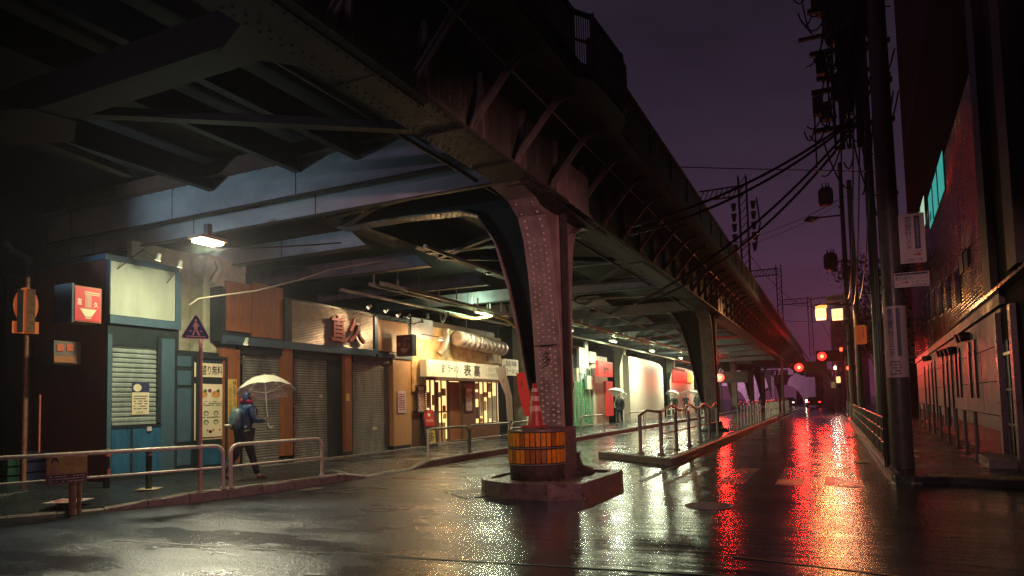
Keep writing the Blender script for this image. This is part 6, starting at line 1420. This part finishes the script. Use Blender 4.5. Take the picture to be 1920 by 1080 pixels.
# lit ceiling frames (pale cable trays) under the viaduct
for i, (x, ya, yb_, z) in enumerate(((-10.9, 14.5, 23, 4.62), (-9.9, 25, 40, 4.7), (-9.6, 36, 60, 4.75))):
    t = thing('cable_tray', ['pale cable tray over the ramen bar', 'pale cable tray above the green shutter', 'pale cable tray far along the ceiling'][i], 'cable tray', (x, ya, z))
    for dx in (0, .35): MB().box(x+dx, x+dx+.04, ya, yb_, z, z+.09).build('tray_side', M_BEIGE, t)
    y = ya+.2
    while y < yb_: MB().box(x+.04, x+.35, y, y+.05, z+.01, z+.04).build('tray_rung', M_BEIGE, t); MB().box(x+.0, x+.03, y, y+.03, z+.09, z+.6).build('tray_hanger', M_BEIGE, t); y += 1.1
for i, (x0, y0, x1, y1, z, r_) in enumerate(((-11.4, 14, -11.3, 24, 4.5, .045), (-11.0, 25, -10.9, 60, 4.55, .06), (-8.2, 13, -8.3, 60, 5.05, .05))):
    MB().tube([(x0, y0, z), (x1, y1, z)], r_, 8).build('ceiling_pipe', M_BEIGE, None, label=['thin pipe above the orange end panel', 'long pale pipe above the green shutter', 'long pipe under the deck nearer the columns', 'slanting thin pipe under the deck'][i], cat='pipe')
# clamp spotlights
q = onX(296, 488, -11.3); clamp_spot(q, (XF, q.y-.2, 2.0), 'left clamp spotlight over the blank signboard', 1.5, (1, .95, .75), [q, q+Vector((-.2, -.15, .2)), (XF, q.y-.4, 4.1)])
q = onX(337, 501, -11.4); clamp_spot(q, (XF, q.y-.1, 2.0), 'right clamp spotlight over the blank signboard', 1.5, (1, .95, .75), [q, (XF, q.y+.1, 4.0)])
q = onX(461, 645, -11.2); clamp_spot(q, (XF-.1, q.y+.3, 1.2), 'low arm spotlight beside the umbrella walker', 6, (1, .8, .5), [q, onX(425, 640, XF+.02)])
for i, (px, py) in enumerate(((690, 577), (722, 584), (745, 592), (765, 596), (792, 604), (802, 595))):
    q = onX(px, py, -11.35); aim = (XF, q.y-(1.6 if i < 3 else .3), 2.9) if i < 4 else (XF, q.y+1.0, 2.6)
    clamp_spot(q, aim, ['first', 'second', 'third', 'fourth', 'fifth', 'sixth'][i]+' spotlight from the left above the orange end panel', (60, 0, 80, 0, 60, 0)[i], (1, .66, .36), [q, (XF, q.y, 4.0)], 110)
# warm lamp added over the ramen bar to brighten the shop fronts
q = onX(735, 690, -10.2)
t = thing('added_eave_lamp', 'added warm lamp over the ramen bar sign', 'lamp', (-11.2, 18.6, 3.5)); MB().lathe([(.02, .12), (.06, .1), (.10, 0), (0, .01)], (-11.2, 18.6, 3.5), 12).build('shade', M_BEIGE, t); MB().tube([(-11.2, 18.6, 3.6), (XF, 18.6, 3.75)], .015, 6).build('arm', M_BLACK, t)
l_ = lamp('POINT', 'added_eave_light', (-11.2, 18.6, 3.42), 150, (1., .62, .28), .06); l_.parent = t; l_.matrix_parent_inverse = Matrix.Translation(-t.location)
# street lamp added out of view on the right kerb: lights the column pink-orange
t = thing('street_lamp', 'added street lamp on the right kerb, out of view', 'street lamp', (2.1, 4.2, 0)); MB().tube([(2.1, 4.2, 0), (2.1, 4.2, 5.6), (2.0, 4.3, 5.95), (1.6, 4.8, 6.05)], .06, 10).build('pole', M_POLE, t); MB().tube([(1.7, 4.7, 6.03), (1.5, 4.9, 6.0), (1.4, 5.0, 5.97)], [.06, .12, .06], 10).build('lamp_head', M_LSOD, t)
l_ = lamp('SPOT', 'added_column_spot', (1.5, 4.9, 4.3), 1250, (1., .42, .40), .10, aim=(-6.2, 10.5, .9), spot=70, blend=.7); l_.parent = t; l_.matrix_parent_inverse = Matrix.Translation(-t.location)
l_ = lamp('SPOT', 'added_sign_spot', (1.4, 4.9, 4.0), 420, (1., .5, .5), .10, aim=(.9, 15, 1.9), spot=40, blend=.6); l_.parent = t; l_.matrix_parent_inverse = Matrix.Translation(-t.location)  # extra spot added to brighten the clinic signs and the fence
t = thing('street_lamp', 'added low violet-white lamp behind the camera', 'street lamp', (-3.2, -3.5, 0)); MB().tube([(-3.2, -3.5, 0), (-3.2, -3.5, 3.6)], .05, 10).build('pole', M_POLE, t); MB().lathe([(0, .2), (.2, .1), (.22, 0), (0, 0)], (-3.2, -3.5, 3.6), 14).build('lamp_head', M_STEELD, t)
l_ = lamp('SPOT', 'added_violet_spot', (-3.2, -3.2, 3.5), 260, (.85, .62, .95), .12, aim=(-7, 9.3, 5.5), spot=34, blend=.9); l_.parent = t; l_.matrix_parent_inverse = Matrix.Translation(-t.location)  # violet spot added to lift the floor beams
t = thing('added_yard_lamp', 'added blue-white lamp on a post, out of view left of the corner shop', 'lamp', (-13.2, 4.6, .2)); MB().tube([(-13.2, 4.6, .2), (-13.2, 4.6, 4.0)], .04, 8).build('pole', M_POLE, t); MB().lathe([(0, .15), (.14, .1), (.16, 0), (0, 0)], (-13.2, 4.6, 4.0), 12).build('lamp_head', M_STEELD, t)
l_ = lamp('SPOT', 'added_yard_spot', (-13.1, 4.7, 3.9), 430, (.50, .72, .88), .12, aim=(-9.8, 9.4, 5.9), spot=60, blend=.9); l_.parent = t; l_.matrix_parent_inverse = Matrix.Translation(-t.location)  # unseen lamp added to throw bluish light on the near beams
# damp air
hz = bpy.data.materials.new('damp_air'); hz.use_nodes = True; n_ = hz.node_tree; n_.nodes.remove(n_.nodes['Principled BSDF'])
pv = n_.nodes.new('ShaderNodeVolumePrincipled'); pv.inputs['Density'].default_value = .0007; pv.inputs['Anisotropy'].default_value = .72; pv.inputs['Color'].default_value = (.9, .85, .95, 1)
n_.links.new(pv.outputs[0], n_.nodes['Material Output'].inputs['Volume'])
o = MB().box(-62, 40, -13, 190, -1, 30).build('haze', hz, kind='stuff')
